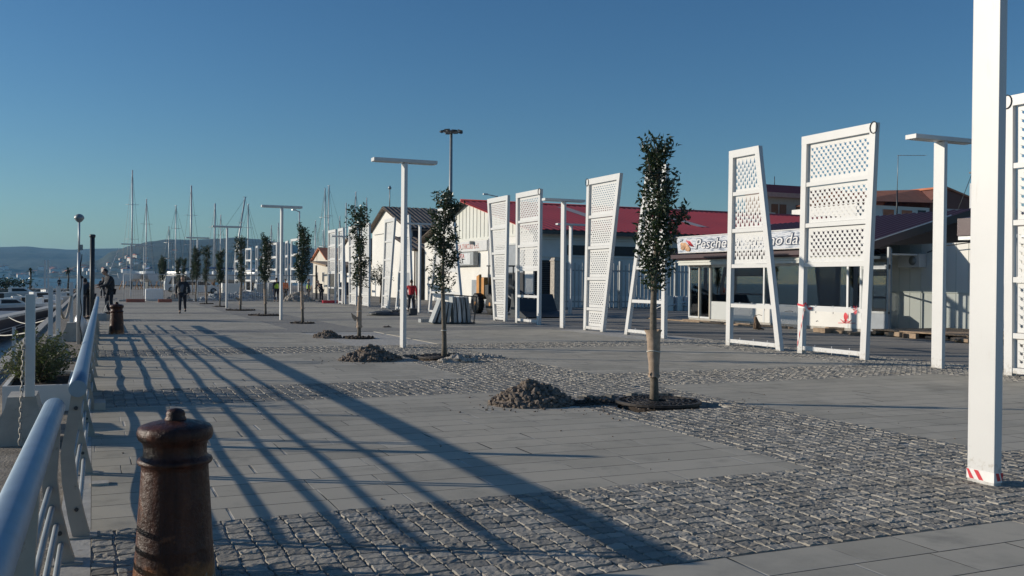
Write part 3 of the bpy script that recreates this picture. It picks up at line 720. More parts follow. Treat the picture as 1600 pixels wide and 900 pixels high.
for i, (x, y, lbl) in enumerate([(7.4, 36.9, 'sapling in front of the leftmost distant screens'), (7.33, 45.1, 'sapling left of the second T lamp'), (7.25, 52.6, 'sapling with the thin crown'), (7.14, 27.3, 'sapling with peeling burlap'), (7.0, 59.5, 'fourth sapling from the walking man'), (6.9, 66, 'third sapling from the walking man')]):
    mb = MB(); big = 1.0 if i in (1, 2) else .6; rr = random.Random(i)
    mb.lathe([(.75*big, .004), (.6*big, .05*big), (.2, .06*big), (.02, .05)], n=20, jit=.3)
    for q in range(40):
        a = rr.random()*6.28; r = rr.uniform(.3, .75)*big; mb.ell((r*math.cos(a), r*math.sin(a), .04*big), (.05, .05, .04), 5, 4, None, .5)
    tag(mb.build('soil_ring', 'pit', None, (x, y, 0)), 'dark soil ring round the '+lbl, 'soil ring')
mound('soil_scrap', 'small dark lump of soil left on the paving right of the second lamp', (9.7, 33.2, 0), .18, .14, .05, 18, .035, 33)

# ------------------------------------------------------------------ railing
def railing(label, y0, y1, ypost, xa, xb, ZT=.96, rad=.054):
    t = thing('railing', label, 'railing', (0, 0, 0), 0, 'tubular quayside railings')
    def rx(y): return xa+(xb-xa)*(y-y0)/(y1-y0)
    n = max(2, int((y1-y0)/.8)); pts = [(rx(y0+(y1-y0)*i/n), y0+(y1-y0)*i/n, ZT) for i in range(n+1)]
    MB().tube(pts, rad, 24).build('handrail', 'alu', t)
    hs_ = [.13, .25, .365, .485, .605, .735] if y0 > 1 else [.13, .25, .365, .485]; k_ = ZT/.95
    rng = random.Random(int(y0*10))
    sx_ = .05 if y0 < 1 else 0.0
    prof = [(.080+sx_, 0), (.045+sx_, .13), (-.002+sx_, .35), (-.022+sx_, .54), (-.005+sx_*.8, .66), (.024+sx_*.4, .84), (.036, .92)]
    def off(z):                      # x of the plate's middle, measured from the tube
        for (a, za), (b, zb) in zip(prof, prof[1:]):
            if za <= z <= zb: return a+(b-a)*(z-za)/(zb-za)-.042
        return 0
    for bi, hz_ in enumerate(hs_):
        bp = []; ysp = [y0+.06]+list(ypost)+[y1-.04]
        for a, b in zip(ysp, ysp[1:]):
            if b-a < .1: continue
            am = rng.uniform(-.010, .008)*(2.0 if bi == 0 else 1); xo_ = rng.uniform(-.006, .006)
            for q in range(7):
                f = q/7; yy = a+(b-a)*f; w_ = math.sin(math.pi*f)
                bp.append((rx(yy)+off(hz_)+xo_*w_, yy, hz_*k_+am*w_))
        bp.append((rx(ysp[-1])+off(hz_), ysp[-1], hz_*k_))
        MB().tube(bp, .0165, 8).build('rail_bar', 'grey_metal', t)
    for yp in ypost:
        for dy in (-.045, .045):
            mb = MB(); y = yp+dy; cx = rx(yp)
            wl = [.105, .10, .09, .08, .075, .074, .075]
            P = [(cx+a, y-.007, z*k_) for a, z in prof]; Q = [(cx+a-w_, y-.007, z*k_) for (a, z), w_ in zip(prof, wl)]
            mb.prism(P+Q[::-1], (0, .014, 0)).build('post_plate', 'rail_plate', t)
            if yp < 12:
                b_ = MB(); b_.tube([(cx-.005+sx_, y-.020, .19), (cx-.005+sx_, y+.020, .19)], .013, 8).build('bolt', 'dark_metal', t)
                b_ = MB(); b_.tube([(cx-.012+sx_*.4, y-.020, .82*k_), (cx-.012+sx_*.4, y+.020, .82*k_)], .013, 8).build('bolt', 'dark_metal', t)
        MB().b2(rx(yp)-.05+sx_, rx(yp)+.12+sx_, yp-.08, yp+.08, .0, .012).build('base_plate', 'rail_plate', t)
    return t
railing('nearest length of tubular quayside railing, running out of the lower left corner', .2, 6.45, [.3, 2.3, 4.3, 6.25], -.285, -.212, .90, .062)
railing('longest length of quayside railing, from beside the near bollard to the far bollard', 6.70, 31.0, [6.85+2.17*i for i in range(12)], -.085, .125, .985)
railing('short last length of quayside railing, beside the standing fisherman', 31.9, 37.6, [32.0, 33.85, 35.7, 37.5], .13, .16, .96)

# ------------------------------------------------------------------ bollards
def bollard_mat():
    m = bpy.data.materials.new('rusty_bollard_paint'); m.use_nodes = True; q = NT(m); o = q.obj()
    s = q.n('ShaderNodeSeparateXYZ'); q.l(o, s.inputs[0])
    n = q.noise(o, 7, 6, .65); n2 = q.noise(o, 30, 5, .7); st = q.n('ShaderNodeMapping'); st.inputs['Scale'].default_value = (14, 14, 1.6); q.l(o, st.inputs[0]); n3 = q.noise(st.outputs[0], 1, 5)
    c = q.ramp(n3, [(.35, (.026, .010, .007)), (.55, (.065, .022, .013)), (.75, (.12, .042, .022))])
    c = q.mix(q.ramp(n, [(.60, (0, 0, 0)), (.68, (1, 1, 1))]), c, (.16, .060, .028, 1))
    low = q.math('ADD', q.math('MULTIPLY', s.outputs['Z'], -9.0), q.math('ADD', 1.25, q.math('MULTIPLY', q.math('SUBTRACT', n, .5), 4.0)))
    lo = q.n('ShaderNodeClamp'); q.l(low, lo.inputs[0])
    c = q.mix(lo.outputs[0], c, (.30, .115, .035, 1))
    low2 = q.math('ADD', q.math('MULTIPLY', s.outputs['Z'], -16.0), q.math('ADD', .7, q.math('MULTIPLY', q.math('SUBTRACT', n2, .5), 7.0)))
    l2 = q.n('ShaderNodeClamp'); q.l(low2, l2.inputs[0]); c = q.mix(l2.outputs[0], c, (.33, .27, .20, 1))
    q.l(c, q.b.inputs['Base Color']); r = q.ramp(n2, [(.3, (.25, .25, .25)), (.75, (.62, .62, .62))]); q.l(r, q.b.inputs['Roughness'])
    q.b.inputs['Specular IOR Level'].default_value = .3
    q.bump(q.math('ADD', n2, q.math('MULTIPLY', n, 2.0)), 1.0, .006)
    return m
M['bollard'] = bollard_mat()
def make_bollard(label, loc):
    t = thing('mooring_bollard', label, 'bollard', loc, 0, 'rusty cast iron bollards')
    MB().lathe([(.222, -.05), (.222, .0), (.218, .05), (.212, .15), (.207, .19), (.209, .20), (.206, .21), (.198, .35), (.188, .5), (.180, .63), (.180, .655), (.197, .665), (.203, .678), (.197, .692), (.178, .702),
                (.170, .715), (.170, .765), (.178, .785), (.196, .80), (.203, .82), (.204, .84), (.199, .86), (.188, .873), (.150, .887), (.10, .898), (.055, .906)], n=56, jit=.012).build('column', M['bollard'], t)
    MB().lathe([(.060, .898), (.058, .912), (.050, .926), (.052, .940), (.045, .955), (.028, .966), (.004, .970)], n=24, jit=.08).build('knob', M['bollard'], t)
    return t
b0 = make_bollard('large rusty brown iron bollard in the near left foreground', (.43, 5.66, 0))
dup(b0, (.66, 31.0, 0), 1.0, 'distant rusty bollard beside the standing fisherman')

# ------------------------------------------------------------------ quay furniture left of the railing
def barrier(label, loc, L=.95, rz=0.0, m='concrete'):
    mb = MB(); p = [(-.30, 0), (-.30, .09), (-.155, .38), (-.13, .50), (.13, .50), (.155, .38), (.30, .09), (.30, 0)]
    mb.prism([(x, -L/2, z) for x, z in p], (0, L, 0)); o = mb.build('concrete_barrier', m, None, loc); o.rotation_euler = (0, 0, rz)
    return tag(o, label, 'concrete barrier', 'concrete barrier blocks on the quay side')
barrier('pale concrete barrier block under the nearest white post, chain lying against it', (-.66, 11.2, -.03), .55, 0)
barrier('concrete barrier block cut by the left photo edge, behind the nearest one', (-1.42, 12.6, -.03), .6, R(12))
barrier('pale concrete block under the two close white posts beyond the shrub', (-.72, 22.2, -.03), .8, 0)
barrier('distant pale concrete block beside the white sacks at the railing', (-.50, 28.6, -.03), .9, 0)
pl = {}
for i, (x, y, z0, z1, lb_) in enumerate([(-.585, 10.95, .47, 1.52, 'nearest white square post with rust marks, standing on a concrete block'), (-.80, 22.0, .47, 1.50, 'white square post beyond the shrub, left of a close pair'),
        (-.665, 22.3, .47, 1.50, 'white square post beyond the shrub, right of a close pair'), (-.53, 28.5, .47, 1.55, 'white square post just left of the tall ball lamp'),
        (-.30, 30.5, .0, 1.66, 'white square post right behind the tall ball lamp'), (-.45, 34.5, .0, 1.6, 'farthest white square post, beside the leaning men'),
        (-1.34, 20.0, -.03, .75, 'short pale post standing at the water edge left of the shrub')]):
    mb = MB(); w_ = .045 if i < 6 else .03; mb.rbox(x-w_, x+w_, y-w_, y+w_, z0, z1, .006)
    tag(mb.build('white_post', mat('chipped_white_post', (.66, .66, .63), .6, var=.08, scale=5, dirt=((.28, .18, .12), .66)) if i == 0 else 'white'), lb_, 'post', 'white posts along the quay edge')
def chain(label, a, b, sag, r=.018):
    a = Vector(a); b = Vector(b); n = max(6, int((b-a).length/.05)); mb = MB()
    for i in range(n):
        f = (i+.5)/n; p = a.lerp(b, f)-Vector((0, 0, sag*math.sin(math.pi*f))); d = (b-a).normalized() if sag else (b-a).normalized()
        side = Vector((1, 0, 0)) if i % 2 else Vector((0, 1, 0)); L = (b-a).length/n*.75
        side = (side-d*side.dot(d)).normalized()
        mb.tube([p+d*L*math.cos(t)+side*r*math.sin(t) for t in [k_*.785 for k_ in range(9)]], .006, 4, False)
    return tag(mb.build('chain', 'rail_plate'), label, 'chain')
chain('pale chain hanging down from the nearest white post onto its block', (-.64, 10.9, 1.05), (-.66, 10.72, .02), 0, .014)
chain('pale chain hanging between the close pair of posts and the ball lamp', (-.67, 22.3, 1.2), (-.53, 28.5, 1.2), .5, .03)
pt = thing('planter', 'low white planter box holding the bushy shrub beside the railing', 'planter', (-.62, 14.6, -.03))
bx = MB(); bx.b2(-.42, .38, -1.0, -.95, 0, .34); bx.b2(-.42, .38, .95, 1.0, 0, .34); bx.b2(-.42, -.37, -.948, .948, 0, .34); bx.b2(.33, .38, -.948, .948, 0, .34); bx.b2(-.36, .32, -.94, .94, .02, .04); bx.build('box', 'white_wall', pt)
MB().b2(-.365, .325, -.945, .945, .05, .29).build('soil_bed', 'pit', pt)
rng = random.Random(77); sh = thing('shrub', 'bushy yellow-green shrub growing from the white planter beside the railing', 'shrub', (-.70, 14.9, .25))
st = MB(); pts = []
for i in range(130):
    a = rng.random()*6.28; e = rng.uniform(.25, 1.45); L = rng.uniform(.5, .98); d = Vector((math.cos(a)*math.cos(e)*.8, math.sin(a)*math.cos(e)*1.7, math.sin(e)))
    p1 = d*L*.5+Vector((0, rng.uniform(-.5, .5), 0)); p0 = Vector((p1.x*.25, p1.y*.6, 0)); p2 = p1+d*L*.35+Vector((0, 0, -.05))
    st.tube([p0, p1, p2], [.006, .005, .002], 4)
    for q in range(26):
        u = rng.uniform(.35, 1.0); p = p0.lerp(p1, u*1.0) if rng.random() < .45 else p1.lerp(p2, rng.random()); pts.append(p+Vector((rng.gauss(0, .035), rng.gauss(0, .04), rng.gauss(0, .035))))
st.build('stems', 'bark', sh); lf = MB(); leaves(lf, pts, .062, rng); lf.build('foliage', 'shrub', sh)
# tall ball lamp and dark pole
bl = thing('ball_lamp', 'tall grey pole with a round ball lamp at the left edge of the quay', 'street lamp', (-.325, 26.5, 0))
MB().tube([(0, 0, 0), (0, 0, 1.7), (0, 0, 2.32)], [.045, .042, .040], 12).build('pole', 'pale_metal', bl)
MB().tube([(0, 0, 2.32), (0, 0, 3.10)], .026, 10).build('upper_pole', 'pale_metal', bl)
MB().lathe([(.02, 3.08), (.055, 3.10), (.09, 3.14), (.118, 3.185), (.122, 3.20), (.10, 3.25), (.06, 3.285), (.01, 3.30)], n=20).build('lamp_globe', 'grey_metal', bl)
MB().b2(.02, .09, -.04, .04, 2.38, 2.52).build('junction_box', 'grey_metal', bl)
cb = MB().tube([(.05+.02*math.sin(z*9), -.03, z) for z in [i*.12 for i in range(20)]], .012, 5).build('cable', 'black', bl)
pp = thing('dark_pole', 'dark plain steel pole just right of the ball lamp', 'pole', (-.02, 34.0, 0))
MB().tube([(0, 0, 0), (0, 0, 3.03)], .075, 12).build('tube', 'dark_metal', pp); MB().lathe([(.09, 3.0), (.095, 3.08), (.06, 3.1)], n=12).build('cap', 'dark_metal', pp)
sk_ = MB(); rng = random.Random(4)
for q in range(4): sk_.ell((-.05+q*.02, q*.35, .28-.03*q), (.16, .22, .30), 12, 9, None, .35)
tag(sk_.build('sack_pile', 'plastic_white', None, (-.30, 30.2, 0)), 'pale grey sacks leaning against the railing by the bollard', 'sacks')
kb = MB(); kb.rbox(-.3, .35, -.4, .45, 0, .22, .015); tag(kb.build('stone_step', 'concrete', None, (.72, 41.5, 0)), 'low stone step the standing fisherman stands on', 'stone step')
MBb = MB().rbox(.02, .16, 13.25, 13.65, .0, .10, .01).build('loose_block', 'concrete'); tag(MBb, 'small loose grey block at the foot of the railing on the setts', 'stone block')
MBb = MB().b2(.0, .13, 8.45, 8.58, .0, .02).build('drain_cover', 'concrete'); tag(MBb, 'small square cover plate beside the railing foot', 'cover plate')

# ------------------------------------------------------------------ people
def skin_mesh(name, joints, bones, m, parent, sub=1):
    me = bpy.data.meshes.new(name); me.from_pydata([j[0] for j in joints], bones, [])
    o = bpy.data.objects.new(name, me); COL.objects.link(o)
    o.modifiers.new('s', 'SKIN'); 
    for i, j in enumerate(joints):
        r = j[1]; r = (r, r) if not isinstance(r, tuple) else r
        me.skin_vertices[0].data[i].radius = r
    me.skin_vertices[0].data[0].use_root = True
    sm = o.modifiers.new('u', 'SUBSURF'); sm.levels = sub; sm.render_levels = sub
    dg = bpy.context.evaluated_depsgraph_get(); dg.update(); me2 = bpy.data.meshes.new_from_object(o.evaluated_get(dg))
    for p in me2.polygons: p.use_smooth = True
    me2.name = name; me2.materials.clear(); me2.materials.append(M[m]); o2 = bpy.data.objects.new(name, me2); COL.objects.link(o2); o2.parent = parent
    bpy.data.objects.remove(o); return o2
def person(label, loc, rz, top, legs, pose='stand', h=1.75, group=None, vest=None, hat=None, hairm='hair', bulk=1.0):
    t = thing('person', label, 'person', loc, rz, group); k_ = h/1.75
    V = lambda x, y, z: Vector((x*k_, y*k_, z*k_))
    lean = 0.0; la = [(-.21, .0, 1.42), (-.26, .02, 1.15), (-.25, -.06, .90)]; ra = [(.21, 0, 1.42), (.26, .02, 1.15), (.25, -.06, .90)]
    lk, lf_, rk, rf = (-.11, -.02, .50), (-.12, .0, .09), (.11, -.02, .50), (.12, 0, .09)
    ht = V(0, -.02, 1.62); neck = V(0, 0, 1.50); chest = V(0, .0, 1.28); waist = V(0, 0, 1.05)
    if pose == 'walk':
        lk, lf_, rk, rf = (-.10, -.16, .50), (-.10, -.20, .10), (.10, .02, .50), (.11, .28, .17)
        la = [(-.21, .0, 1.42), (-.29, .10, 1.17), (-.28, .04, .92)]; ra = [(.21, 0, 1.42), (.29, -.06, 1.17), (.27, -.18, .95)]
    if pose == 'fish':
        la = [(-.21, -.06, 1.38), (-.24, -.22, 1.14), (-.10, -.42, 1.12)]; ra = [(.21, -.06, 1.38), (.24, -.20, 1.12), (.06, -.42, 1.05)]
        ht = V(0, -.20, 1.58); neck = V(0, -.11, 1.48); chest = V(0, -.06, 1.28)
        lk, lf_, rk, rf = (-.12, -.10, .50), (-.13, .02, .09), (.12, -.02, .50), (.13, .06, .09)
    if pose == 'lean':
        la = [(-.21, -.18, 1.32), (-.27, -.32, 1.08), (-.15, -.52, 1.05)]; ra = [(.21, -.18, 1.32), (.27, -.32, 1.08), (.15, -.52, 1.05)]
        ht = V(0, -.38, 1.50); neck = V(0, -.25, 1.42); chest = V(0, -.16, 1.24)
    la = [V(*p) for p in la]; ra = [V(*p) for p in ra]; hip = V(0, 0, .93); lk, lf_, rk, rf = [V(*p) for p in (lk, lf_, rk, rf)]
    lh = V(-.10, 0, .88); rh = V(.10, 0, .88)
    def hand(a, b): d = (b-a).normalized(); return b+d*.09*k_, b+d*.17*k_
    lh1, lh2 = hand(la[1], la[2]); rh1, rh2 = hand(ra[1], ra[2])
    J = [(hip, (.15, .11)), (waist, (.13, .10)), (chest, (.155, .11)), (neck, .055), (ht, .06),
         (la[0], .055), (la[1], .042), (la[2], .03), (lh1, (.035, .018)), (ra[0], .055), (ra[1], .042), (ra[2], .03), (rh1, (.035, .018)),
         (lh, .088), (lk, .058), (lf_, .04), (rh, .088), (rk, .058), (rf, .04), (lf_+V(0, -.14, -.05), .035), (rf+V(0, -.14, -.05), .035)]
    J = [(p, (r[0]*k_, r[1]*k_) if isinstance(r, tuple) else r*k_) for p, r in J]
    # one continuous body, with thumbs and fingers grown from the palms
    B = [(0, 1), (1, 2), (2, 3), (3, 4), (2, 5), (5, 6), (6, 7), (7, 8), (2, 9), (9, 10), (10, 11), (11, 12), (0, 13), (13, 14), (14, 15), (0, 16), (16, 17), (17, 18), (15, 19), (18, 20)]
    body = skin_mesh('body', J, B, 'skin', t, 1)
    hd = MB(); hc = ht+V(0, -.01, .03)
    hd.ell(hc, (.075*k_, .095*k_, .118*k_), 16, 12); hd.ell(hc+V(0, -.098, -.012), (.013*k_, .02*k_, .026*k_), 6, 5)
    for sx in (-1, 1): hd.ell(hc+V(sx*.076, .005, -.01), (.012*k_, .024*k_, .034*k_), 6, 5)
    for a, b in ((la[2], lh1), (ra[2], rh1)):
        d = (b-a).normalized(); s_ = d.cross(Vector((0, 0, 1)));  s_ = s_.normalized() if s_.length > .1 else Vector((0, 1, 0))
        for f in range(4):
            o_ = s_*(f-1.5)*.019*k_; L = (.075, .085, .08, .062)[f]*k_; hd.tube([b+o_, b+o_+d*L*.5, b+o_+d*L*.9+Vector((0, -.012, -.006))], [.0095*k_, .009*k_, .007*k_], 5)
        hd.tube([a+d*.03-s_*.02*k_, a+d*.06-s_*.055*k_, a+d*.10-s_*.06*k_], [.011*k_, .010*k_, .008*k_], 5)
    bm = bmesh.new(); bm.from_mesh(body.data); me2 = bpy.data.meshes.new('tmp'); me2.from_pydata(hd.v, [], hd.f); bm.from_mesh(me2); bm.to_mesh(body.data); bm.free()
    for p in body.data.polygons: p.use_smooth = True
    f_ = MB()
    for sx in (-1, 1): f_.ell(hc+V(sx*.030, -.086, .008), (.012*k_, .009*k_, .007*k_), 6, 4)
    f_.ell(hc+V(0, -.088, -.055), (.024*k_, .009*k_, .005*k_), 6, 4); f_.build('eyes_and_mouth', 'hair', t)
    hr = MB(); vs = []
    hr.ell(hc+V(0, .018, .028), (.083*k_, .096*k_, .108*k_), 14, 9, None, .12); hr.build('hair' if not hat else 'hood', hairm if not hat else hat, t)
    jk = [(hip+V(0, 0, -.03), (.178, .135)), (waist, (.165, .13)), (chest, (.185, .14)), (neck+V(0, 0, -.03), .075), (la[0], .078), (la[1], .062), (la[2], .046), (ra[0], .078), (ra[1], .062), (ra[2], .046)]
    jk = [(p, (r[0]*k_*bulk, r[1]*k_*bulk) if isinstance(r, tuple) else r*k_*(1+(bulk-1)*.8)) for p, r in jk]
    skin_mesh('jacket', jk, [(0, 1), (1, 2), (2, 3), (2, 4), (4, 5), (5, 6), (2, 7), (7, 8), (8, 9)], top, t, 1)
    if vest:
        vj = [(hip+V(0, 0, -.01), (.19, .15)), (waist, (.18, .145)), (chest, (.195, .155)), (neck+V(0, 0, -.08), (.12, .10))]
        skin_mesh('vest', [(p, (r[0]*k_, r[1]*k_)) for p, r in vj], [(0, 1), (1, 2), (2, 3)], vest, t, 1)
    tj = [(hip, (.165, .125)), (lh, .105), (lk, .075), (lf_+V(0, 0, .03), .060), (rh, .105), (rk, .075), (rf+V(0, 0, .03), .060)]
    skin_mesh('trousers', [(p, (r[0]*k_, r[1]*k_) if isinstance(r, tuple) else r*k_) for p, r in tj], [(0, 1), (1, 2), (2, 3), (0, 4), (4, 5), (5, 6)], legs, t, 1)
    for p in (lf_, rf):
        s_ = MB(); s_.ell(p+V(0, -.06, -.045), (.052*k_, .145*k_, .05*k_), 10, 7); s_.build('shoe', 'shoe', t)
    return t
person('man in a dark jacket and grey vest walking towards the camera across the open paving', (3.94, 48.2, 0), R(-8), 'jacket_dark', 'jeans', 'walk', 1.8, vest='jacket_grey', bulk=1.1)
person('bearded fisherman in black standing by the railing behind the far bollard', (.64, 41.4, .22), R(-70), 'jacket_dark', 'jeans', 'fish', 1.84, hat='jacket_dark', bulk=1.3)
person('person in dark clothes bending over the rail, just left of the fisherman', (-.10, 42.5, 0), R(-120), 'jacket_dark', 'jeans', 'lean', 1.86, bulk=1.3)
person('person in dark top facing the sea, left one of a pair left of the fisherman', (-.42, 42.0, 0), R(160), 'jacket_dark', 'jeans', 'lean', 1.75)
person('small distant person in dark clothes on the pier beyond the boats', (-4.8, 165, -.2), R(20), 'jacket_dark', 'jeans', 'stand', 1.75)
person('distant person in black standing before the mesh fence and a dark van', (.75, 86, 0), R(10), 'jacket_dark', 'jeans', 'stand', 1.72)
person('person in a red jacket walking beyond the slab rack', (15.2, 47.6, 0), R(150), 'jacket_red', 'jeans', 'walk', 1.72)
person('worker in a dark top and yellow-green vest by the bare frames', (12.6, 72.5, 0), R(190), 'jacket_dark', 'jeans', 'stand', 1.78, vest='hivis')
person('worker in orange clothes standing in the rubble right of the yellow-vested worker', (13.9, 76, 0), R(30), 'orange_cloth', 'jeans', 'stand', 1.7)
person('worker in a yellow vest left of the leftmost distant screen, under the wooden canopy', (15.4, 74.5, 0), R(80), 'jacket_dark', 'jeans', 'stand', 1.72, vest='hivis')
person('person in dark clothes bending down beside the leftmost distant screens', (16.0, 72.6, 0), R(-60), 'jacket_dark', 'jeans', 'lean', 1.72)
rod = MB(); rod.tube([(.28, 41.3, 1.15), (.55, 41.45, 1.75), tuple(at(186, 388, 42))], [.018, .016, .010], 6); tag(rod.build('fishing_rod', 'pale_metal'), 'pale slanted fishing rod rising beside the fisherman', 'fishing rod')
fg = MB(); rng = random.Random(3)
fg.tube([(.2, 41, 0), (.5, 41.3, .75), (.85, 41.1, .0)], .012, 5); fg.tube([(.3, 41.5, 0), (.55, 41.2, .75), (.9, 41.6, .85)], .012, 5); fg.b2(.12, .5, 40.6, 40.95, 0, .28)
tag(fg.build('fishing_stand', 'grey_metal'), 'fishing tackle box with a small folding rod stand by the fisherman', 'fishing gear')

# cat
ct = thing('cat', 'brown tabby cat sitting in front of the kiosk counter wall', 'cat', tuple(Vector(at(1182, 517, 28.6)).xy)+(0,), R(-75))
cj = [((0, .07, .11), (.075, .085)), ((0, .02, .22), (.07, .065)), ((0, -.02, .31), (.055, .05)), ((0, -.05, .37), (.045, .045)), ((0, -.075, .43), (.060, .055)), ((0, -.125, .42), (.026, .022)),
      ((-.035, -.06, .22), .030), ((-.030, -.08, .11), .026), ((-.030, -.10, .018), .024), ((.035, -.06, .22), .030), ((.030, -.08, .11), .026), ((.030, -.10, .018), .024),
      ((-.065, .05, .08), .065), ((-.07, -.04, .025), .026), ((.065, .05, .08), .065), ((.07, -.04, .025), .026), ((0, .17, .04), .024), ((.10, .22, .02), .018), ((.20, .14, .02), .013)]
cj = [(Vector(p), (r[0]*1.35, r[1]*1.35) if isinstance(r, tuple) else r*1.35) for p, r in cj]; ct.scale = (1.1, 1.1, 1.05)
cb_ = skin_mesh('body', cj, [(0, 1), (1, 2), (2, 3), (3, 4), (4, 5), (2, 6), (6, 7), (7, 8), (2, 9), (9, 10), (10, 11), (0, 12), (12, 13), (0, 14), (14, 15), (0, 16), (16, 17), (17, 18)], 'fur', ct, 1)
for sx in (-1, 1):
    e = MB(); e.add([(sx*.012, -.07, .475), (sx*.052, -.065, .462), (sx*.04, -.06, .53), (sx*.03, -.045, .465)], [(0, 1, 2), (1, 3, 2), (3, 0, 2), (0, 3, 1)]); e.build('ear', 'fur', ct)

# ------------------------------------------------------------------ buildings
def window(parent, x0, x1, y0, y1, z0, z1, face, fm='white', gm='dark', t=.06, bars=0):
    """a window set on a wall; face '-x' or '-y'"""
    f = MB(); g = MB(); d = .05
    if face == '-x':
        x = x0
        for a, b, c, e in ((y0, y0+t, z0, z1), (y1-t, y1, z0, z1)): f.b2(x-.04, x+d, a, b, c, e)
        for c, e in ((z0, z0+t), (z1-t, z1)): f.b2(x-.04, x+d, y0+t, y1-t, c, e)
        for i in range(bars):
            y = y0+(y1-y0)*(i+1)/(bars+1); f.b2(x-.038, x+d, y-t/2, y+t/2, z0+t, z1-t)
        g.b2(x-.012, x+.02, y0+t, y1-t, z0+t, z1-t)
    else:
        y = y0
        for a, b in ((x0, x0+t), (x1-t, x1)): f.b2(a, b, y-.04, y+d, z0, z1)
        for c, e in ((z0, z0+t), (z1-t, z1)): f.b2(x0+t, x1-t, y-.04, y+d, c, e)
        g.b2(x0+t, x1-t, y-.012, y+.02, z0+t, z1-t)
    w_ = f.build('window', fm, parent); g.build('pane', gm, w_); return w_
def corr_roof(mb, p0, p1, p2, p3, n, amp, th=.06):
    """corrugated sheet: p0->p1 along the ridge direction, p0->p3 down slope; ribs run down slope"""
    p0, p1, p2, p3 = map(Vector, (p0, p1, p2, p3)); nr = (p1-p0).cross(p3-p0).normalized(); nr = nr if nr.z > 0 else -nr
    vs = []
    for i in range(n*4+1):
        f = i/(n*4); o_ = nr*(amp if (i % 4) in (1, 2) else 0)
        a = p0.lerp(p1, f)+o_; b = p3.lerp(p2, f)+o_; vs += [a, b]
    m_ = n*4
    mb.add(vs, [(2*i, 2*i+1, 2*i+3, 2*i+2) for i in range(m_)])
    mb.prism([p0-nr*th, p1-nr*th, p2-nr*th, p3-nr*th], nr*(th-.01)*-1)
# --- warehouse with the red roof
wh = thing('warehouse', 'long white warehouse with a red metal roof and signs on its gable', 'warehouse')
X0, X1, Ya, Yb = 26.5, 72.0, 56.85, 79.3; YM = 68.9; ZE = 5.05; ZR = 7.75
w1 = MB(); w1.prism([(X0, Ya, 0), (X0, Yb, 0), (X0, Yb, 4.95), (X0, Ya, 4.95)], (.3, 0, 0)); w1.build('gable_wall', 'white_wall', wh)
w1 = MB(); w1.prism([(X0+.02, Ya+.02, 4.95), (X0+.02, Yb-.02, 4.95), (X0+.02, YM, ZR-.02)], (.28, 0, 0))
for i in range(30): y = Ya+.4+i*.75; zt = 4.95+(ZR-4.95)*(1-abs(y-YM)/(Yb-YM if y > YM else YM-Ya))-.1; \
    (w1.b2(X0-.02, X0+.02, y, y+.04, 4.95, max(5.0, zt)))
w1.build('gable_cladding', 'corr_white', wh)
MB().b2(X0-.03, X0+.01, Ya, Yb, 4.78, 4.96).build('flashing', 'corr_white', wh)
MB().b2(X0+.3, X1, Ya, Ya+.3, 0, 4.95).build('side_wall', 'grey_wall', wh)
MB().b2(X0+.3, X1, Ya-.05, Ya, 0, .75).build('plinth', 'white_wall', wh)
MB().b2(X0+.31, X1, Ya+.3, Yb, 0, 4.9).build('inner_hall', 'grey_wall', wh)
rf = MB(); corr_roof(rf, (X0-.6, YM, ZR+.12), (X1, YM, ZR+.12), (X1, Ya-.7, ZE+.05), (X0-.6, Ya-.7, ZE+.05), 90, .035); rfo = rf.build('roof', 'red_roof', wh)
rf = MB(); corr_roof(rf, (X0-.6, YM, ZR+.12), (X1, YM, ZR+.12), (X1, Yb+.7, ZE+.05), (X0-.6, Yb+.7, ZE+.05), 60, .035); rf.build('roof', 'brown_roof', wh)
MB().tube([(X0-.62, YM, ZR+.15), (X1, YM, ZR+.15)], .10, 8).build('ridge_cap', 'red_roof', rfo)
MB().b2(X0-.6, X1, Ya-.74, Ya-.62, ZE-.22, ZE+.02).build('gutter', 'dark_metal', rfo)
for xs in (33.4, 41.3, 49.6, 58):
    def rp(x, f): return (x, YM+(Ya-.7-YM)*f, ZR+.12+(ZE+.05-ZR-.12)*f+.045)
    MB().quad(rp(xs, .12), rp(xs+.95, .12), rp(xs+.95, .72), rp(xs, .72)).build('skylight_strip', 'skylight', rfo)
for xa in [29+i*3.6 for i in range(12)]:
    MB().b2(xa, xa+3.2, Ya-.06, Ya-.003, 3.5, 4.15).build('window_band', 'dark', wh)
MB().b2(X0+.35, X1, Ya-.09, Ya-.003, 3.34, 3.46).build('ledge', 'grey_wall', wh)
MB().b2(X0+.35, X1, Ya-.12, Ya-.003, 4.5, 4.62).build('ledge', 'grey_wall', wh)
dr = MB().b2(X0-.04, X0-.003, 66.0, 67.85, .0, 1.78).build('door', 'door_grey', wh); MB().b2(X0-.09, X0-.04, 66.12, 66.18, .85, .98).build('handle', 'dark_metal', dr)
dr = MB().b2(X0-.05, X0-.003, 58.2, 63.2, 0, 4.2).build('gateway', 'dark', wh)
MB().b2(X0-.10, X0-.05, 58.0, 63.4, 4.2, 4.32).build('lintel', 'grey_wall', wh)
MB().b2(X0-.08, X0-.05, 58.3, 61.0, 2.3, 4.18).build('roller_shutter', 'door_grey', wh)
MB().tube([(X0-.08, 64.4, 0), (X0-.08, 64.4, 4.8)], .05, 6).build('downpipe', 'pale_metal', wh)
MB().b2(X0-.5, X0-.05, 67.1, 67.3, 4.45, 4.7).build('wall_lamp', 'grey_metal', wh)
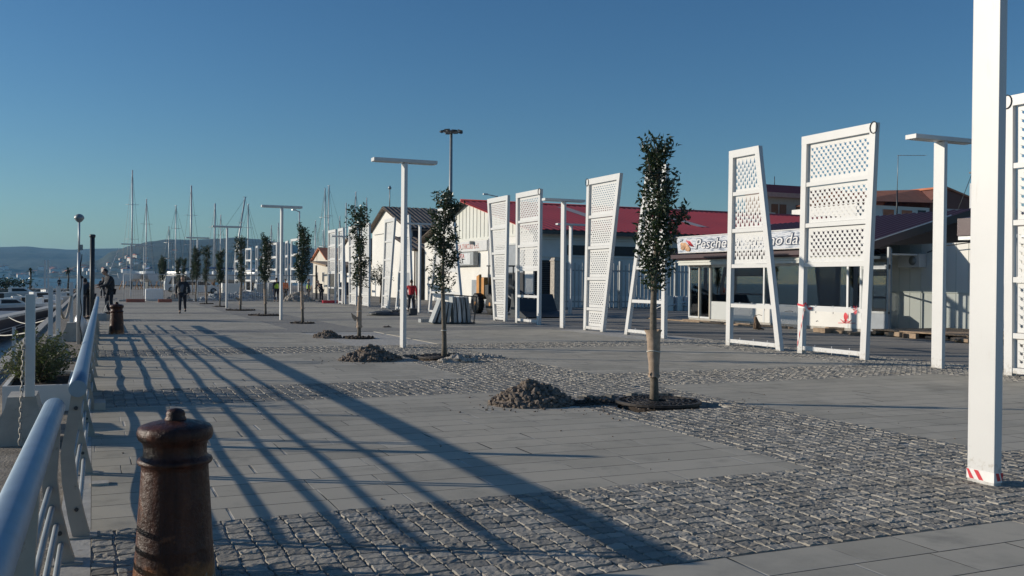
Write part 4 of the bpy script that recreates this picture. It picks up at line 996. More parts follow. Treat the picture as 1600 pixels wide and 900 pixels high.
# shutter and stone pier by the corner
sh_ = MB()
for i in range(16): sh_.box((27.3, Ya-.10, .95+i*.14), (1.5, .05, .12), 0, R(25))
sh_.build('louvre_shutter', 'dark_metal', wh)
def text(body, size, loc, rot, m, parent, name='lettering', ext=.006, sx=1.0, shear=0.0, off=0.0):
    c = bpy.data.curves.new(name, 'FONT'); c.body = body; c.offset = off; c.size = size; c.extrude = ext; c.align_x = 'LEFT'; c.align_y = 'BOTTOM_BASELINE'; c.shear = shear
    o = bpy.data.objects.new(name, c); COL.objects.link(o); dg = bpy.context.evaluated_depsgraph_get(); dg.update()
    me = bpy.data.meshes.new_from_object(o.evaluated_get(dg)); bpy.data.objects.remove(o); me.materials.clear(); me.materials.append(M[m])
    o = bpy.data.objects.new(name, me); COL.objects.link(o); o.location = loc; o.rotation_euler = rot; o.scale = (sx, 1, 1); o.parent = parent; return o
ROT = (R(90), 0, R(-90))      # faces -x, reads towards -y
M['sign_red'] = mat('sign_red_letters', (.42, .05, .05), .6); M['sign_fade'] = mat('faded_red_letters', (.50, .20, .18), .6); M['sign_black'] = mat('sign_dark_letters', (.05, .05, .055), .6)
sg = thing('wall_sign', 'long white sign board with faded red letters, upper sign on the warehouse gable', 'sign', (X0-.1, 74.5, 0))
MB().b2(-.05, .05, 0, -9.9, 3.95, 4.72).build('board', 'white', sg); text('NAUTICA THICULI s.r.l.', .56, (-.06, -1.9, 4.15), ROT, 'sign_fade', sg, sx=1.12)
sg = thing('wall_sign', 'grey box sign reading VENDITA DIRETTA, lower sign on the warehouse gable', 'sign', (X0-.3, 73.0, 0))
MB().b2(-.2, .2, -.8, -6.6, 2.88, 3.88).build('board', 'grey_metal', sg); MB().b2(-.215, -.203, -1.2, -6.0, 2.96, 3.8).build('face', 'pale_metal', sg)
text('VENDITA', .50, (-.225, -2.3, 3.42), ROT, 'sign_red', sg, sx=1.2); text('DIRETTA', .44, (-.225, -2.3, 2.99), ROT, 'sign_black', sg, sx=1.3)

# --- white gabled hall
ha = thing('gabled_hall', 'white gabled hall with a brown tiled roof left of the red-roofed warehouse', 'hall')
HX, Ha, Hb, HM, HE, HR = 27, 85.4, 98.2, 92.9, 6.9, 8.95
g = MB(); g.prism([(HX, Ha, 0), (HX, Hb, 0), (HX, Hb, 6.95), (HX, HM, HR-.05), (HX, Ha, 6.6)], (.3, 0, 0)); g.build('gable_wall', 'white_wall', ha)
MB().b2(HX+.3, 60, Ha, Ha+.3, 0, 6.55).build('side_wall', 'grey_wall', ha)
rf = MB(); corr_roof(rf, (HX-.5, HM, HR+.1), (60, HM, HR+.1), (60, Ha-.6, 6.55), (HX-.5, Ha-.6, 6.55), 75, .06); ro = rf.build('roof', 'brown_roof', ha)
rf = MB(); corr_roof(rf, (HX-.5, HM, HR+.1), (60, HM, HR+.1), (60, Hb+.6, 6.75), (HX-.5, Hb+.6, 6.75), 40, .06); rf.build('roof', 'brown_roof', ha)
for i in range(6): window(ha, HX+.35+i*1.7, HX+1.9+i*1.7, Ha-.02, 0, 5.3, 6.35, '-y', 'dark_metal', 'dark')
MB().b2(HX+.3, 60, Ha-.10, Ha-.003, 6.38, 6.52).build('gutter', 'pale_metal', ha)
window(ha, HX-.03, 0, 86.6, 87.2, 5.7, 6.1, '-x', 'dark_metal', 'dark'); window(ha, HX-.03, 0, 88.0, 88.8, 2.2, 3.6, '-x', 'dark_metal', 'grey_metal')
MB().tube([(HX-.08, 97.2, 6.4), (HX-.08, 90, 6.4)], .02, 4).build('cable', 'dark_metal', ha)
MB().tube([(HX+.3, 92.9, HR), (HX+.3, 92.9, HR+2.0)], .05, 6).build('vent_pipe', 'grey_metal', ha); MB().lathe([(.14, HR+1.9), (.18, HR+2.05), (.05, HR+2.25)], (HX+.3, 92.9, 0), 10).build('vent_cowl', 'grey_metal', ha)
an = thing('lean_to_shed', 'low white lean-to with a sloping brown roof between the hall and the warehouse', 'shed')
g = MB(); g.prism([(25.8, 79.5, 0), (25.8, 85.2, 0), (25.8, 85.2, 5.5), (25.8, 79.5, 4.3)], (.25, 0, 0)); g.build('end_wall', 'white_wall', an); 
rf = MB(); corr_roof(rf, (25.4, 85.3, 5.72), (40, 85.3, 5.72), (40, 79.35, 4.35), (25.4, 79.35, 4.35), 24, .06); rf.build('roof', 'brown_roof', an)
g = MB(); g.b2(25.74, 25.8, 81.0, 82.4, 0, 2.6); g.build('door', 'door_grey', an)
MB().tube([(25.7, 79.6, 0), (25.7, 79.6, 4.3)], .06, 6).build('downpipe', 'brown_roof', an)

# --- kiosk
ki = thing('fish_kiosk', 'low white fish kiosk with glass front, maroon roof and script banner', 'kiosk')
KX, K0, K1 = 25.0, 24.75, 36.75
g = MB(); g.b2(KX, KX+.15, K0+.9, 33.85, .12, .80); g.build('counter_wall', 'white_wall', ki)
g = MB(); g.b2(KX+.02, KX+.3, K0+.9, K1, 0, .118); g.build('plinth', 'concrete', ki)
g = MB(); g.b2(KX+.02, KX+.14, 33.86, 35.05, .12, .90); g.build('lattice_panel', 'grey_wall', ki)
g = MB()
for y in (26.05, 26.7, 29.25, 31.4, 33.86, 35.08, 35.9, K1-.05): g.b2(KX-.01, KX+.09, y-.045, y+.045, .121, 2.46)
g.b2(KX, KX+.08, 26.05, K1, 2.40, 2.52); g.b2(KX, KX+.08, 26.05, 33.86, .81, .88); g.b2(KX-.012, KX+.07, 35.1, K1-.1, .122, .20)
g.build('window_frames', 'pale_metal', ki)
for a, b, z0 in ((26.1, 26.65, .88), (26.75, 29.2, .88), (29.3, 31.35, .88), (31.45, 33.81, .88), (33.9, 35.03, .92)): MB().b2(KX+.03, KX+.045, a, b, z0, 2.40).build('window_pane', 'glass', ki)
for a, b in ((35.14, 35.84), (35.96, K1-.12)):
    d_ = MB().b2(KX+.02, KX+.035, a, b, .20, 2.40).build('door', 'glass', ki)
    MB().b2(KX-.03, KX+.01, b-.10, b-.07, .95, 1.25).build('handle', 'dark_metal', d_)
g = MB(); g.b2(KX-.04, KX+.0, 35.06, 35.12, .125, 2.45); g.b2(KX-.04, 0+KX, 35.87, 35.93, .125, 2.45); g.b2(KX-.06, KX-.005, 35.05, K1, 2.455, 2.60); g.build('door_frame', 'cream', ki)
# end bay: corner glazing and chamfered rear wall
g = MB(); g.b2(KX, KX+.1, K0, 26.0, 0, .70); g.build('end_wall_panel', 'door_grey', ki)
g = MB()
for y in (K0+.04, K0+.8, 26.0): g.b2(KX-.015, KX+.08, y-.04, y+.04, .70, 3.0)
for z in (.74, 2.28, 2.36): g.b2(KX-.013, KX+.06, K0, 26.0, z-.035, z+.035)
g.build('end_bay_frame', 'grey_metal', ki); MB().b2(KX+.02, KX+.03, K0+.06, 25.98, .77, 2.95).build('window_pane', 'glass', ki)
g = MB(); g.quad((KX+.1, K0, 0), (28.05, 27.65, 0), (28.05, 27.65, .28), (KX+.1, K0, .28)); g.build('rear_side_wall', 'grey_wall', ki)
g = MB()
for i in range(6): f = i/5; g.box((KX+.1+2.9*f, K0+.02+3.2*f, 1.6), (.07, .07, 2.7), .8)
for z in (1.45, 2.5): g.tube([(KX+.1, K0+.02, z), (28.0, 27.6, z)], .035, 4)
g.build('rear_side_frame', 'grey_metal', ki)
# interior
g = MB(); g.b2(29.5, 29.6, 27.7, K1, 0, 3); g.b2(KX+.2, 29.5, K1-.1, K1, 0, 2.9); g.build('back_wall', 'white_wall', ki)
g = MB(); g.b2(KX+.1, 29.5, 27.7, K1-.12, .02, .10); g.build('floor_slab', 'concrete', ki)
g = MB(); g.b2(KX+.5, KX+1.3, 27.6, 33.3, .12, 1.05); g.build('fish_counter', 'white', ki)
g = MB(); g.b2(28.9, 29.4, 30.2, 30.9, .1, 2.0); g.b2(28.9, 29.4, 32.2, 33.5, .1, 2.0); g.b2(28.8, 29.4, 28, 29.3, .9, 1.4); g.build('cabinet', 'blue_tarp', ki)
g = MB(); g.b2(27.6, 27.7, 29.32, 31.3, .12, 2.4); g.build('white_partition', 'white_wall', ki)
sl_ = MB()
for i in range(14): sl_.box((27.2, 30.2, .95+i*.10), (.03, 2.1, .085), 0, 0, R(30))
sl_.build('blind', 'pale_metal', ki)
for y in (28.3, 30.4, 32.6): MB().tube([(KX+.9, y-.6, 2.45), (KX+.9, y+.6, 2.45)], .04, 6).build('ceiling_lamp', 'white', ki)
# fascia, roof, verge
g = MB(); g.b2(KX-.48, KX-.40, 25.2, K1+.15, 2.50, 2.79); g.b2(KX-.395, KX+.2, 25.2, K1+.15, 2.60, 2.70); g.b2(KX-.52, KX-.485, 25.2, K1+.2, 2.62, 2.67); g.build('fascia', 'corr_white', ki)
g = MB(); g.b2(KX-.2, 29.6, 26.0, K1, 2.785, 2.84); g.build('ceiling', 'white_wall', ki)
EZ = 3.0; EX = 24.3; RX_, RZ = 30.0, 4.55; Y0, Y1 = 25.6, K1+.4
rf = MB(); corr_roof(rf, (RX_, Y0, RZ), (RX_, Y1, RZ), (EX, Y1, EZ), (EX, Y0, EZ), 30, .045, .14); kr = rf.build('roof', 'maroon', ki)
rf = MB(); corr_roof(rf, (RX_, Y0, RZ), (RX_, Y1, RZ), (36, Y1, EZ), (36, Y0, EZ), 30, .045, .14); rf.build('roof', 'maroon', ki)
MB().b2(EX-.03, EX+.05, Y0, Y1, EZ-.20, EZ-.03).build('eave_board', 'maroon', kr)
vb = MB(); vb.prism([(EX, Y0-.03, EZ-.16), (RX_, Y0-.03, RZ-.16), (RX_, Y0-.03, RZ+.02), (EX, Y0-.03, EZ+.02)], (0, .05, 0)); vb.build('verge_board', 'maroon', kr)
g = MB(); g.prism([(EX+.1, Y0-.05, EZ+.03), (RX_-1.2, Y0-.05, RZ-.29), (RX_-1.2, Y0-.05, RZ-.25), (EX+.1, Y0-.05, EZ+.07)], (0, .014, 0)); g.build('verge_trim', 'pale_metal', kr)
# banner, leaning outwards at its top
def banner_mat():
    m = bpy.data.materials.new('printed_banner'); m.use_nodes = True; q = NT(m); o = q.obj()
    mp = q.n('ShaderNodeMapping'); mp.inputs['Scale'].default_value = (1, 1.1, 9); q.l(o, mp.inputs[0])
    n = q.noise(mp.outputs[0], 1.5, 6, .6); c = q.ramp(n, [(.36, (.16, .20, .27)), (.46, (.50, .55, .62)), (.54, (.72, .74, .78)), (.66, (.40, .44, .52))])
    q.l(c, q.b.inputs['Base Color']); q.b.inputs['Roughness'].default_value = .55; return m
bn = thing('banner', 'printed script banner with a seafood picture along the kiosk roof edge', 'banner', (24.12, 36.3, 3.02))
bt = MB(); bt.add([(0, 0, 0), (0, -8.4, 0), (-.12, -8.4, .74), (-.12, .0, .74), (.04, 0, 0), (.04, -8.4, 0), (-.08, -8.4, .74), (-.08, 0, .74)], [(0, 1, 2, 3), (7, 6, 5, 4), (0, 4, 5, 1), (3, 2, 6, 7), (0, 3, 7, 4), (1, 5, 6, 2)])
bt.build('sheet', banner_mat(), bn)
M['letter_w'] = mat('white_script', (.80, .80, .80), .5); M['letter_b'] = mat('blue_outline', (.07, .10, .17), .5)
fb = MB()
for a, z0_, z1_ in ((0, .0, .035), (0, .70, .74)):
    fb.b2(-.02, .02, 0, -8.4, z0_, z1_) if z0_ == 0 else fb.b2(-.145, -.105, 0, -8.4, z0_, z1_)
fb.build('edging', 'white', bn)
TR = (R(90)-math.atan2(.12, .74)*-1*-1, 0, R(-90))
for wd, yy in (('Pescheria', -1.35), ('Battino', -4.75), ('dal', -7.25)):
    o = text(wd, .60, (-.045, yy, .18), (R(90+9), 0, R(-90)), 'letter_b', bn, 'script_outline', .004, 1.36, .35, .030)
    o = text(wd, .60, (-.060, yy, .18), (R(90+9), 0, R(-90)), 'letter_w', bn, 'script_word', .004, 1.36, .35)
pc = MB(); rng = random.Random(1)
for i in range(7): pc.ell((-.06, -.35-.09*i+rng.uniform(-.05, .05), .28+rng.uniform(-.1, .14)), (.012, .15, .11), 8, 6, Matrix.Rotation(-R(9), 3, 'Y'))
pc.build('seafood_print', mat('seafood_orange', (.55, .32, .18), .6, var=.5, scale=9), bn)
pc = MB()
for i in range(3): pc.tube([(-.075, -.75-.12*i, .58-.03*i), (-.06, -1.0-.12*i, .32-.02*i)], .03, 5)
pc.build('ribbon_print', 'tape_red', bn)
# set-back white wing with maroon fascia to the right
g = MB(); g.b2(28, 28.2, 14, 27.7, 0, 3.22); g.build('wing_wall', 'white_wall', ki)
g = MB()
for i in range(26): g.b2(27.985, 28.002, 14.2+i*.52, 14.215+i*.52, .1, 3.2)
g.b2(27.97, 28.0, 14, 27.7, 1.42, 1.46); g.build('cladding_joints', 'corr_white', ki)
g = MB(); g.b2(27.5, 27.9, 14, 24.1, 3.28, 3.40); g.build('wing_gutter', 'pale_metal', ki)
g = MB(); g.b2(27.45, 27.55, 14, 24.1, 3.42, 4.02); g.prism([(27.5, 14, 4.02), (33, 14, 4.9), (33, 14, 4.8), (27.5, 14, 3.9)], (0, 10.1, 0)); g.build('wing_roof', 'maroon', ki)
ac = MB().rbox(27.62, 27.97, 25.9, 26.9, 2.35, 2.85, .02).build('air_conditioner', 'white', ki); MB().lathe([(.17, 0), (.17, .01)], n=16).build('fan_grille', 'grey_metal', ac)
ac.children[0].location = (27.60, 26.2, 2.6); ac.children[0].rotation_euler = (0, R(-90), 0)
MB().tube([(27.9, 25.8, 2.9), (27.5, 24.6, 3.1), (27.45, 23, 3.22), (27.45, 20, 3.3)], .02, 5).build('cable', 'black', ki)
# graffiti on the counter wall
gf = MB(); c = Vector((KX-.004, 26.75, .42))
for i in range(6):
    a = R(200+i*28); gf.tube([c, c+Vector((0, math.cos(a)*-.16, math.sin(a)*.12-.02)), c+Vector((0, math.cos(a)*-.30, math.sin(a)*.13+.05))], .014, 4)
gf.ell(c+Vector((0, 0, .12)), (.010, .13, .16), 10, 8); gf.tube([c+Vector((0, -.45, -.10)), c+Vector((0, .4, -.13))], .014, 4)
gf.build('octopus_drawing', 'tape_red', ki)
for y, z, w_ in ((29.6, .62, .5), (31.5, .40, .45), (28.2, .3, .12)):
    MB().tube([(KX-.003, y, z), (KX-.004, y+w_*.4, z+.03), (KX-.003, y+w_, z-.01)], .012, 4).build('wall_mark', 'dark_metal', ki)
dk = MB()
for i in range(11): dk.b2(24.2+.33*i, 24.2+.33*i+.3, 18.4, 24.7, .16, .20)
for y in (18.5, 20.8, 23.2, 24.6): dk.b2(24.2, 27.8, y-.05, y+.05, .0, .158)
tag(dk.build('timber_deck', 'wood'), 'low unfinished timber deck in front of the set-back white wing', 'deck')
rng = random.Random(12); db = MB()
for i in range(26): db.box((23.4+rng.random()*1.0, 19+rng.random()*8, .05+rng.random()*.08), (rng.uniform(.1, .5), rng.uniform(.1, .9), rng.uniform(.04, .16)), rng.random()*3)
tag(db.build('rubble_strip', 'wood'), 'scattered boards and broken stone lying along the deck edge', 'debris', None, 'stuff')
pk = MB(); pk.b2(23.9, 24.1, 30.6, 38.6, 0, .05); pk.b2(24.3, 24.5, 29.0, 36.2, 0, .07); tag(pk.build('timber_planks', 'wood'), 'long thin planks lying on the ground before the kiosk door', 'planks')

# --- palisade gate and pier wall
gt = thing('palisade_fence', 'grey metal palisade gate and fence in front of the warehouse side', 'fence')
for xa, xb, ya, yb in ((26.0, 33.6, 51.6, 51.0), (33.8, 43, 51, 50.2)):
    n = int((xb-xa)/.26)
    for i in range(n):
        f = i/n; x = xa+(xb-xa)*f; y = ya+(yb-ya)*f
        MB().b2(x, x+.07, y-.02, y+.02, .12, 2.75+(.12 if i % 2 else 0)).build('paling', 'grey_metal', gt)
    for z in (.5, 2.4): MB().box(((xa+xb)/2, (ya+yb)/2+.05, z), (xb-xa, .05, .08), math.atan2(yb-ya, xb-xa)).build('fence_rail', 'grey_metal', gt)
for x, y in ((33.7, 51.0), (29.9, 51.35), (38.4, 50.6)): MB().b2(x-.08, x+.08, y-.08, y+.08, 0, 3.0).build('fence_post', 'grey_metal', gt)
gp = thing('gate_pillar', 'pale stone gate pillar with a small cap at the warehouse corner', 'pillar', (25.75, 51.9, 0))
MB().rbox(-.28, .28, -.28, .28, 0, 2.95, .02).build('shaft', 'stone_rubble', gp); MB().box((0, 0, 3.05), (.66, .66, .2), taper=.7).build('cap', 'stone_rubble', gp)
wl = MB().b2(25.4, 25.55, 52.3, 56.8, 0, .85).build('low_wall', 'white_wall'); tag(wl, 'low white wall between the gate pillar and the warehouse', 'wall')
st_ = MB(); rng = random.Random(5)
for i in range(14): st_.tube([(31.5+rng.random()*3, 49+rng.random(), .1+rng.random()*.6), (31.5+rng.random()*3, 49+rng.random(), .1+rng.random()*.9)], .05, 5)
for i in range(4): st_.box((32+i*.7, 49.3, .45), (.55, .5, .9), rng.random())
tag(st_.build('scrap_pile', 'pale_metal'), 'pile of pale scrap metal and chairs before the palisade fence', 'scrap pile')
# dark bench in front of fence
# --- apartment block and terracotta house far right
ap = thing('apartment_block', 'far apartment block with red parapet and brown shuttered balconies', 'building', (99, 120, 0))
MB().b2(-3.6, 14, 0, 4.5, 0, 15.2).build('wall', mat('pink_grey_wall', (.36, .30, .26), .9, var=.1), ap)
MB().b2(-3.8, 14, -.9, 4.5, 15.2, 15.9).build('cornice', mat('cornice_pink', (.42, .25, .22), .9), ap)
rf = MB(); rf.prism([(-3.9, -.7, 15.9), (14, -.7, 15.9), (14, 2.5, 17.5), (-1.5, 2.5, 17.5)], (0, .3, 0)); rf.build('roof', mat('dark_red_roof', (.25, .035, .04), .8), ap)
MB().tube([(.3, 2.4, 17.3), (.3, 2.4, 18.8)], .06, 5).build('aerial', 'dark_metal', ap)
for z in (11.8, 8.8, 5.8):
    MB().b2(-3.7, 14, -1.1, -.02, z-.15, z).build('balcony', 'cream', ap)
    for i in range(8):
        x = -3.6+i*2.1
        if i % 2 == 0: MB().b2(x, x+1.3, -1.12, -1.04, z, z+.9).build('balcony_wall', 'cream', ap)
    for x in (-2.2, -.6, 2.6, 5.6, 8.6):
        s_ = MB().b2(x, x+1.25, -.10, -.005, z+.05, z+2.35).build('shutter', 'shutter_brown', ap)
hs2 = thing('terracotta_house', 'house with an orange terracotta hip roof and pink brick end wall', 'house', (0, 0, 0))
a = at(1368, 311, 90); b = at(1458, 300, 90); c = at(1523, 330, 93)
A = Vector((88.0, 90, 0)); 
MB().b2(84, 96, 88.5, 100, 0, 11.4).build('wall', 'white_wall', hs2)
rf = MB(); rf.add([(83, 87.6, 11.7), (96.6, 87.6, 12.0), (98.4, 92.6, 14.15), (84, 92.6, 13.2), (83, 98, 11.7), (96.6, 98, 12.0)], [(0, 1, 2, 3), (3, 2, 5, 4)]); rf.build('roof', 'terracotta', hs2)
g = MB(); g.prism([(96.0, 88.4, 0), (107, 88.4, 0), (107, 88.4, 12.0), (98.4, 88.4, 13.9), (96.0, 88.4, 12.2)], (0, 8, 0)); g.build('brick_end', 'brick_wall', hs2)
g = MB(); g.prism([(98.4, 88.2, 14.0), (107.5, 88.2, 11.7), (107.5, 88.2, 11.9), (98.4, 88.2, 14.25)], (0, 8.5, 0)); g.build('verge_roof', 'terracotta', hs2)
MB().b2(96.4, 107, 88.32, 88.39, 11.0, 11.4).build('string_course', 'skylight', hs2)
for x in (85.2, 88.2, 91.2): window(hs2, x, x+1.9, 88.47, 0, 9.9, 11.0, '-y', 'white', 'terracotta')
window(hs2, 93.9, 95.4, 88.47, 0, 9.7, 11.1, '-y', 'white', 'dark')
# antenna on the kiosk roof, white pole
an_ = thing('roof_antenna', 'thin metal roof antenna with a long horizontal boom above the kiosk', 'antenna', (30.7, 30, 4.3))
MB().tube([(0, 0, 0), (.0, 0, 1.35)], .035, 6).build('mast', 'dark_metal', an_); MB().tube([(0, 0, 1.35), (.03, 0, 2.82)], .016, 6).build('upper_mast', 'grey_metal', an_)
MB().tube([(-.02, 0, 2.80), (1.58, 0, 2.9)], .010, 5).build('boom', 'grey_metal', an_)
e_ = MB()
for i in range(9): x = .1+i*.18; e_.tube([(x, -.12, 2.81+x*.06), (x, .12, 2.81+x*.06)], .006, 4)
e_.build('elements', 'grey_metal', an_)
wp = thing('white_mast', 'white mast with stays rising behind the maroon roof at the right', 'mast', (40.95, 35, 0))
MB().tube([(0, 0, 0), (0, 0, 6.9)], .17, 10).build('lower_tube', 'white', wp); MB().tube([(.1, 0, 6.9), (.1, 0, 8.3)], .10, 10).build('upper_tube', 'white', wp)
MB().tube([(0, 0, 7.6), (-1.2, 0, 5.2)], .015, 4).build('stay', 'dark_metal', wp); MB().b2(-.2, .25, -.1, .1, 7.4, 7.48).build('bracket', 'dark_metal', wp)
# stadium mast and far street lamp
hm = thing('floodlight_mast', 'tall slender floodlight mast with a ring of lamps, rising behind the warehouse', 'floodlight mast', (40.03, 110, 0))
MB().tube([(0, 0, 0), (0, 0, 19.9)], [.30, .17], 10).build('pole', 'grey_metal', hm)
MB().lathe([(.5, 19.75), (.95, 19.85), (.95, 19.95), (.2, 20.15)], n=16).build('lamp_ring', 'grey_metal', hm)
for i in range(8): a = i*.785; o = MB().box((0, 0, 0), (.45, .55, .18)).build('floodlight', 'dark_metal', hm); o.location = (math.cos(a)*1.2, math.sin(a)*1.2, 19.95+(.05 if i % 2 else -.03)); o.rotation_euler = (0, .25, a)
def arm_lamp(label, loc, h, L, rz):
    t = thing('street_lamp', label, 'street lamp', loc, rz)
    MB().tube([(0, 0, 0), (0, 0, h)], .08, 8).build('pole', 'pale_metal', t); MB().tube([(0, 0, h-.1), (-L, 0, h+.1)], .06, 6).build('lamp_arm', 'pale_metal', t); MB().b2(-L-.5, -L, -.15, .15, h+.03, h+.2).build('lamp_head', 'pale_metal', t)
arm_lamp('street lamp with a single bracket arm standing behind the warehouse roof', (42.0, 100, 0), 11.4, 1.2, 0)
p = at(468, 330, 120); arm_lamp('thin far street lamp seen above the dense sapling before the screens', (p.x, 120, 0), p.z, .6, .4)
p = at(335, 425, 85); 

# --- small houses at the far end, canopy, green tree
def house(label, x0, x1, y0, y1, ze, zr, rm, wm='cream', wins=2):
    t = thing('small_house', label, 'house', (x0, y0, 0), 0, 'small houses behind the screens'); W = x1-x0; D = y1-y0
    g = MB(); g.prism([(0, 0, 0), (0, D, 0), (0, D, ze), (0, D/2, zr), (0, 0, ze)], (W, 0, 0)); g.build('wall', wm, t)
    r = MB(); r.prism([(-.3, -.4, ze-.1), (-.3, D/2, zr+.12), (W, D/2, zr+.12), (W, -.4, ze-.1)], (0, 0, .12)); r.prism([(-.3, D+.4, ze-.1), (-.3, D/2, zr+.12), (W, D/2, zr+.12), (W, D+.4, ze-.1)], (0, 0, .12)); r.build('roof', rm, t)
    for i in range(wins): window(t, -.02, 0, D*(.2+.45*i), D*(.2+.45*i)+1.0, 1.4, 2.6, '-x', 'white', 'dark')
    return t
house('small cream house with a reddish roof at the far left of the building row', 25.6, 34, 113, 121, 4.1, 5.4, 'terracotta')
house('small white house with a brown gabled roof next to the reddish-roofed one', 26.4, 36, 101, 111, 4.4, 6.2, 'brown_roof', 'white_wall')
house('low cream building with a dark roof between the houses and the gabled hall', 27.5, 38, 98.9, 100.8, 3.2, 3.6, 'brown_roof')
cn = thing('timber_canopy', 'rough timber canopy on thin posts beside the leftmost distant screens', 'canopy', (17.5, 76.5, 0))
for x, y in ((0, 0), (2.6, 0), (0, 5), (2.6, 5)): MB().b2(x-.06, x+.06, y-.06, y+.06, 0, 2.9).build('canopy_post', 'dark_metal', cn)
MB().box((1.3, 2.5, 3.0), (3.4, 5.8, .14), 0, R(4)).build('canopy_roof', 'wood', cn); MB().box((1.3, -.1, 2.55), (2.2, .3, .6), 0).build('hanging_awning', 'brown_roof', cn)
gtr = thing('round_tree', 'small round green tree in front of the gabled hall wall', 'tree', (19.5, 68.5, 0))
tb = MB(); tb.tube([(0, 0, 0), (.05, 0, 1.2), (0, .05, 2.2)], [.09, .07, .04], 8); rng = random.Random(31)
for i in range(12): a = i*.52; tb.tube([(0, 0, 1.3), (math.cos(a)*.5, math.sin(a)*.5, 2.1)], [.03, .01], 5)
tb.build('trunk', 'bark', gtr); pts = []
for i in range(900):
    d = Vector((rng.gauss(0, 1), rng.gauss(0, 1), rng.gauss(0, .8))).normalized()*rng.uniform(.35, .85)**.8; pts.append(Vector((0, 0, 2.05))+d*(1+.3*noise.noise(d*3)))
lf = MB(); leaves(lf, pts, .14, rng); lf.build('crown', 'leaf', gtr)

# ------------------------------------------------------------------ slab rack, loader, site clutter
sr_ = thing('slab_rack', 'metal A-frame rack loaded with wrapped grey stone slabs behind the second sapling', 'rack', (13.0, 35.4, 0), R(-8)); sr_.scale = (.70, .8, .98)
for i, (x, tilt) in enumerate([(-.95, 28), (-.72, 20), (-.5, 14), (-.28, 10)]):
    MB().box((x, 0, .5-.02*i), (.14, .9, 1.05-.18*(i > 0)), 0, 0, R(tilt)).build('stone_slab', 'slab_stone', sr_)
for i, x in enumerate((.0, .26, .52, .78)): MB().box((x+.03, 0, .58), (.17, .85, 1.02), 0, 0, R(-6-i)).build('wrapped_slab', 'plastic_white' if i in (1,) else 'slab_stone', sr_)
g = MB(); g.tube([(-.4, -.5, 1.18), (1.25, -.5, 1.10)], .022, 6)
for i in range(6): x = -.1+i*.25; g.tube([(x, -.5, .05), (x+.14, -.5, 1.14)], .014, 5)
g.tube([(-.3, .5, 1.16), (1.25, .5, 1.10)], .022, 6); g.tube([(1.1, -.5, .05), (1.25, -.5, 1.12)], .022, 6); g.tube([(1.1, .5, .05), (1.25, .5, 1.12)], .022, 6); g.b2(-1.2, 1.2, -.5, .5, .02, .07)
g.build('rack_frame', 'dark_metal', sr_)
bs = MB(); bs.box((0, 0, .07), (.35, .22, .14), .2); bs.box((.35, .1, .05), (.22, .2, .10), .5); tag(bs.build('stone_blocks', 'slab_stone', None, (12.3, 36.9, 0)), 'two pale stone blocks lying left of the slab rack', 'stone blocks')
sb = MB(); sb.lathe([(.9, 0), (.8, .10), (.45, .2), (.1, .24)], n=12, jit=.5); 
for i in range(3): sb.box((.2*i, .3*i-.2, .12+.05*i), (1.2, .8, .05), i)
tag(sb.build('tarp_pile', 'dark_metal', None, (12.9, 44.6, 0)), 'flat pile of dark sheets and tarpaulin on the paving before the slanted screen', 'tarpaulin')
bb = MB(); bb.rbox(-.18, .18, -.12, .12, 0, .35, .02); tag(bb.build('plastic_crate', 'dark_metal', None, (14.2, 44.2, 0)), 'small dark crate on the paving left of the red-jacketed person', 'crate')
# wheel loader
ld = thing('wheel_loader', 'orange wheel loader with a dark bucket, parked behind the screens', 'loader', (19.3, 45.4, 0), R(-90))   # local +x points to world -y (bucket side)
def wheel(x, y, r=.52):
    w_ = MB(); w_.lathe([(r*.55, -.16), (r*.92, -.17), (r, -.12), (r, .12), (r*.92, .17), (r*.55, .16)], n=20); tyre = w_.build('wheel', 'black', ld); tyre.rotation_euler = (R(90), 0, 0); tyre.location = (x, y, r)
    MB().lathe([(r*.54, -.1), (r*.54, .14), (r*.2, .16), (.02, .17)], n=14).build('rim', 'orange', tyre)
    tr_ = MB()
    for i in range(20): a = i*.314; tr_.box((math.cos(a)*r, math.sin(a)*r, 0), (.05, .06, .30), a)
    tr_.build('tread', 'black', tyre)
for x in (-1.25, .75):
    for y in (-.75, .75): wheel(x, y)
MB().rbox(-1.9, -.95, -.55, .55, .75, 1.9, .08).build('engine_hood', 'orange', ld)
MB().rbox(-.94, -.4, -.5, .5, .75, 1.5, .06).build('battery_box', 'dark_metal', ld)
MB().prism([(-1.95, -.56, .5), (-1.2, -.56, .5), (-1.5, -.56, 2.05), (-1.95, -.56, 1.95)], (0, .1, 0)).build('side_cover', 'orange', ld)
MB().rbox(-.4, 1.0, -.5, .5, .55, 1.0, .05).build('chassis', 'dark_metal', ld)
c_ = MB()
for x in (-.35, .55):
    for y in (-.5, .5): c_.tube([(x, y, 1.0), (x-.05, y, 2.45)], .035, 6)
c_.b2(-.5, .65, -.58, .58, 2.45, 2.52); c_.build('cab_frame', 'dark_metal', ld)
MB().rbox(-.25, .2, -.25, .25, 1.0, 1.2, .04).build('seat', 'black', ld); MB().rbox(-.32, -.2, -.25, .25, 1.2, 1.8, .04).build('seat_back', 'black', ld)
MB().tube([(.45, 0, 1.0), (.35, 0, 1.5)], .03, 6).build('steering_column', 'black', ld)
for y in (-.45, .45): MB().tube([(.1, y, 1.5), (1.6, y, 1.15), (4.0, y, .4)], [.08, .09, .07], 8).build('lift_arm', 'dark_metal', ld)
MB().prism([(3.6, -1.0, .05), (5.4, -1.0, .0), (5.45, -1.0, .05), (4.6, -1.0, .35), (4.1, -1.0, 1.1), (3.7, -1.0, 1.1)], (0, 2.0, 0)).build('bucket', 'dark_metal', ld)

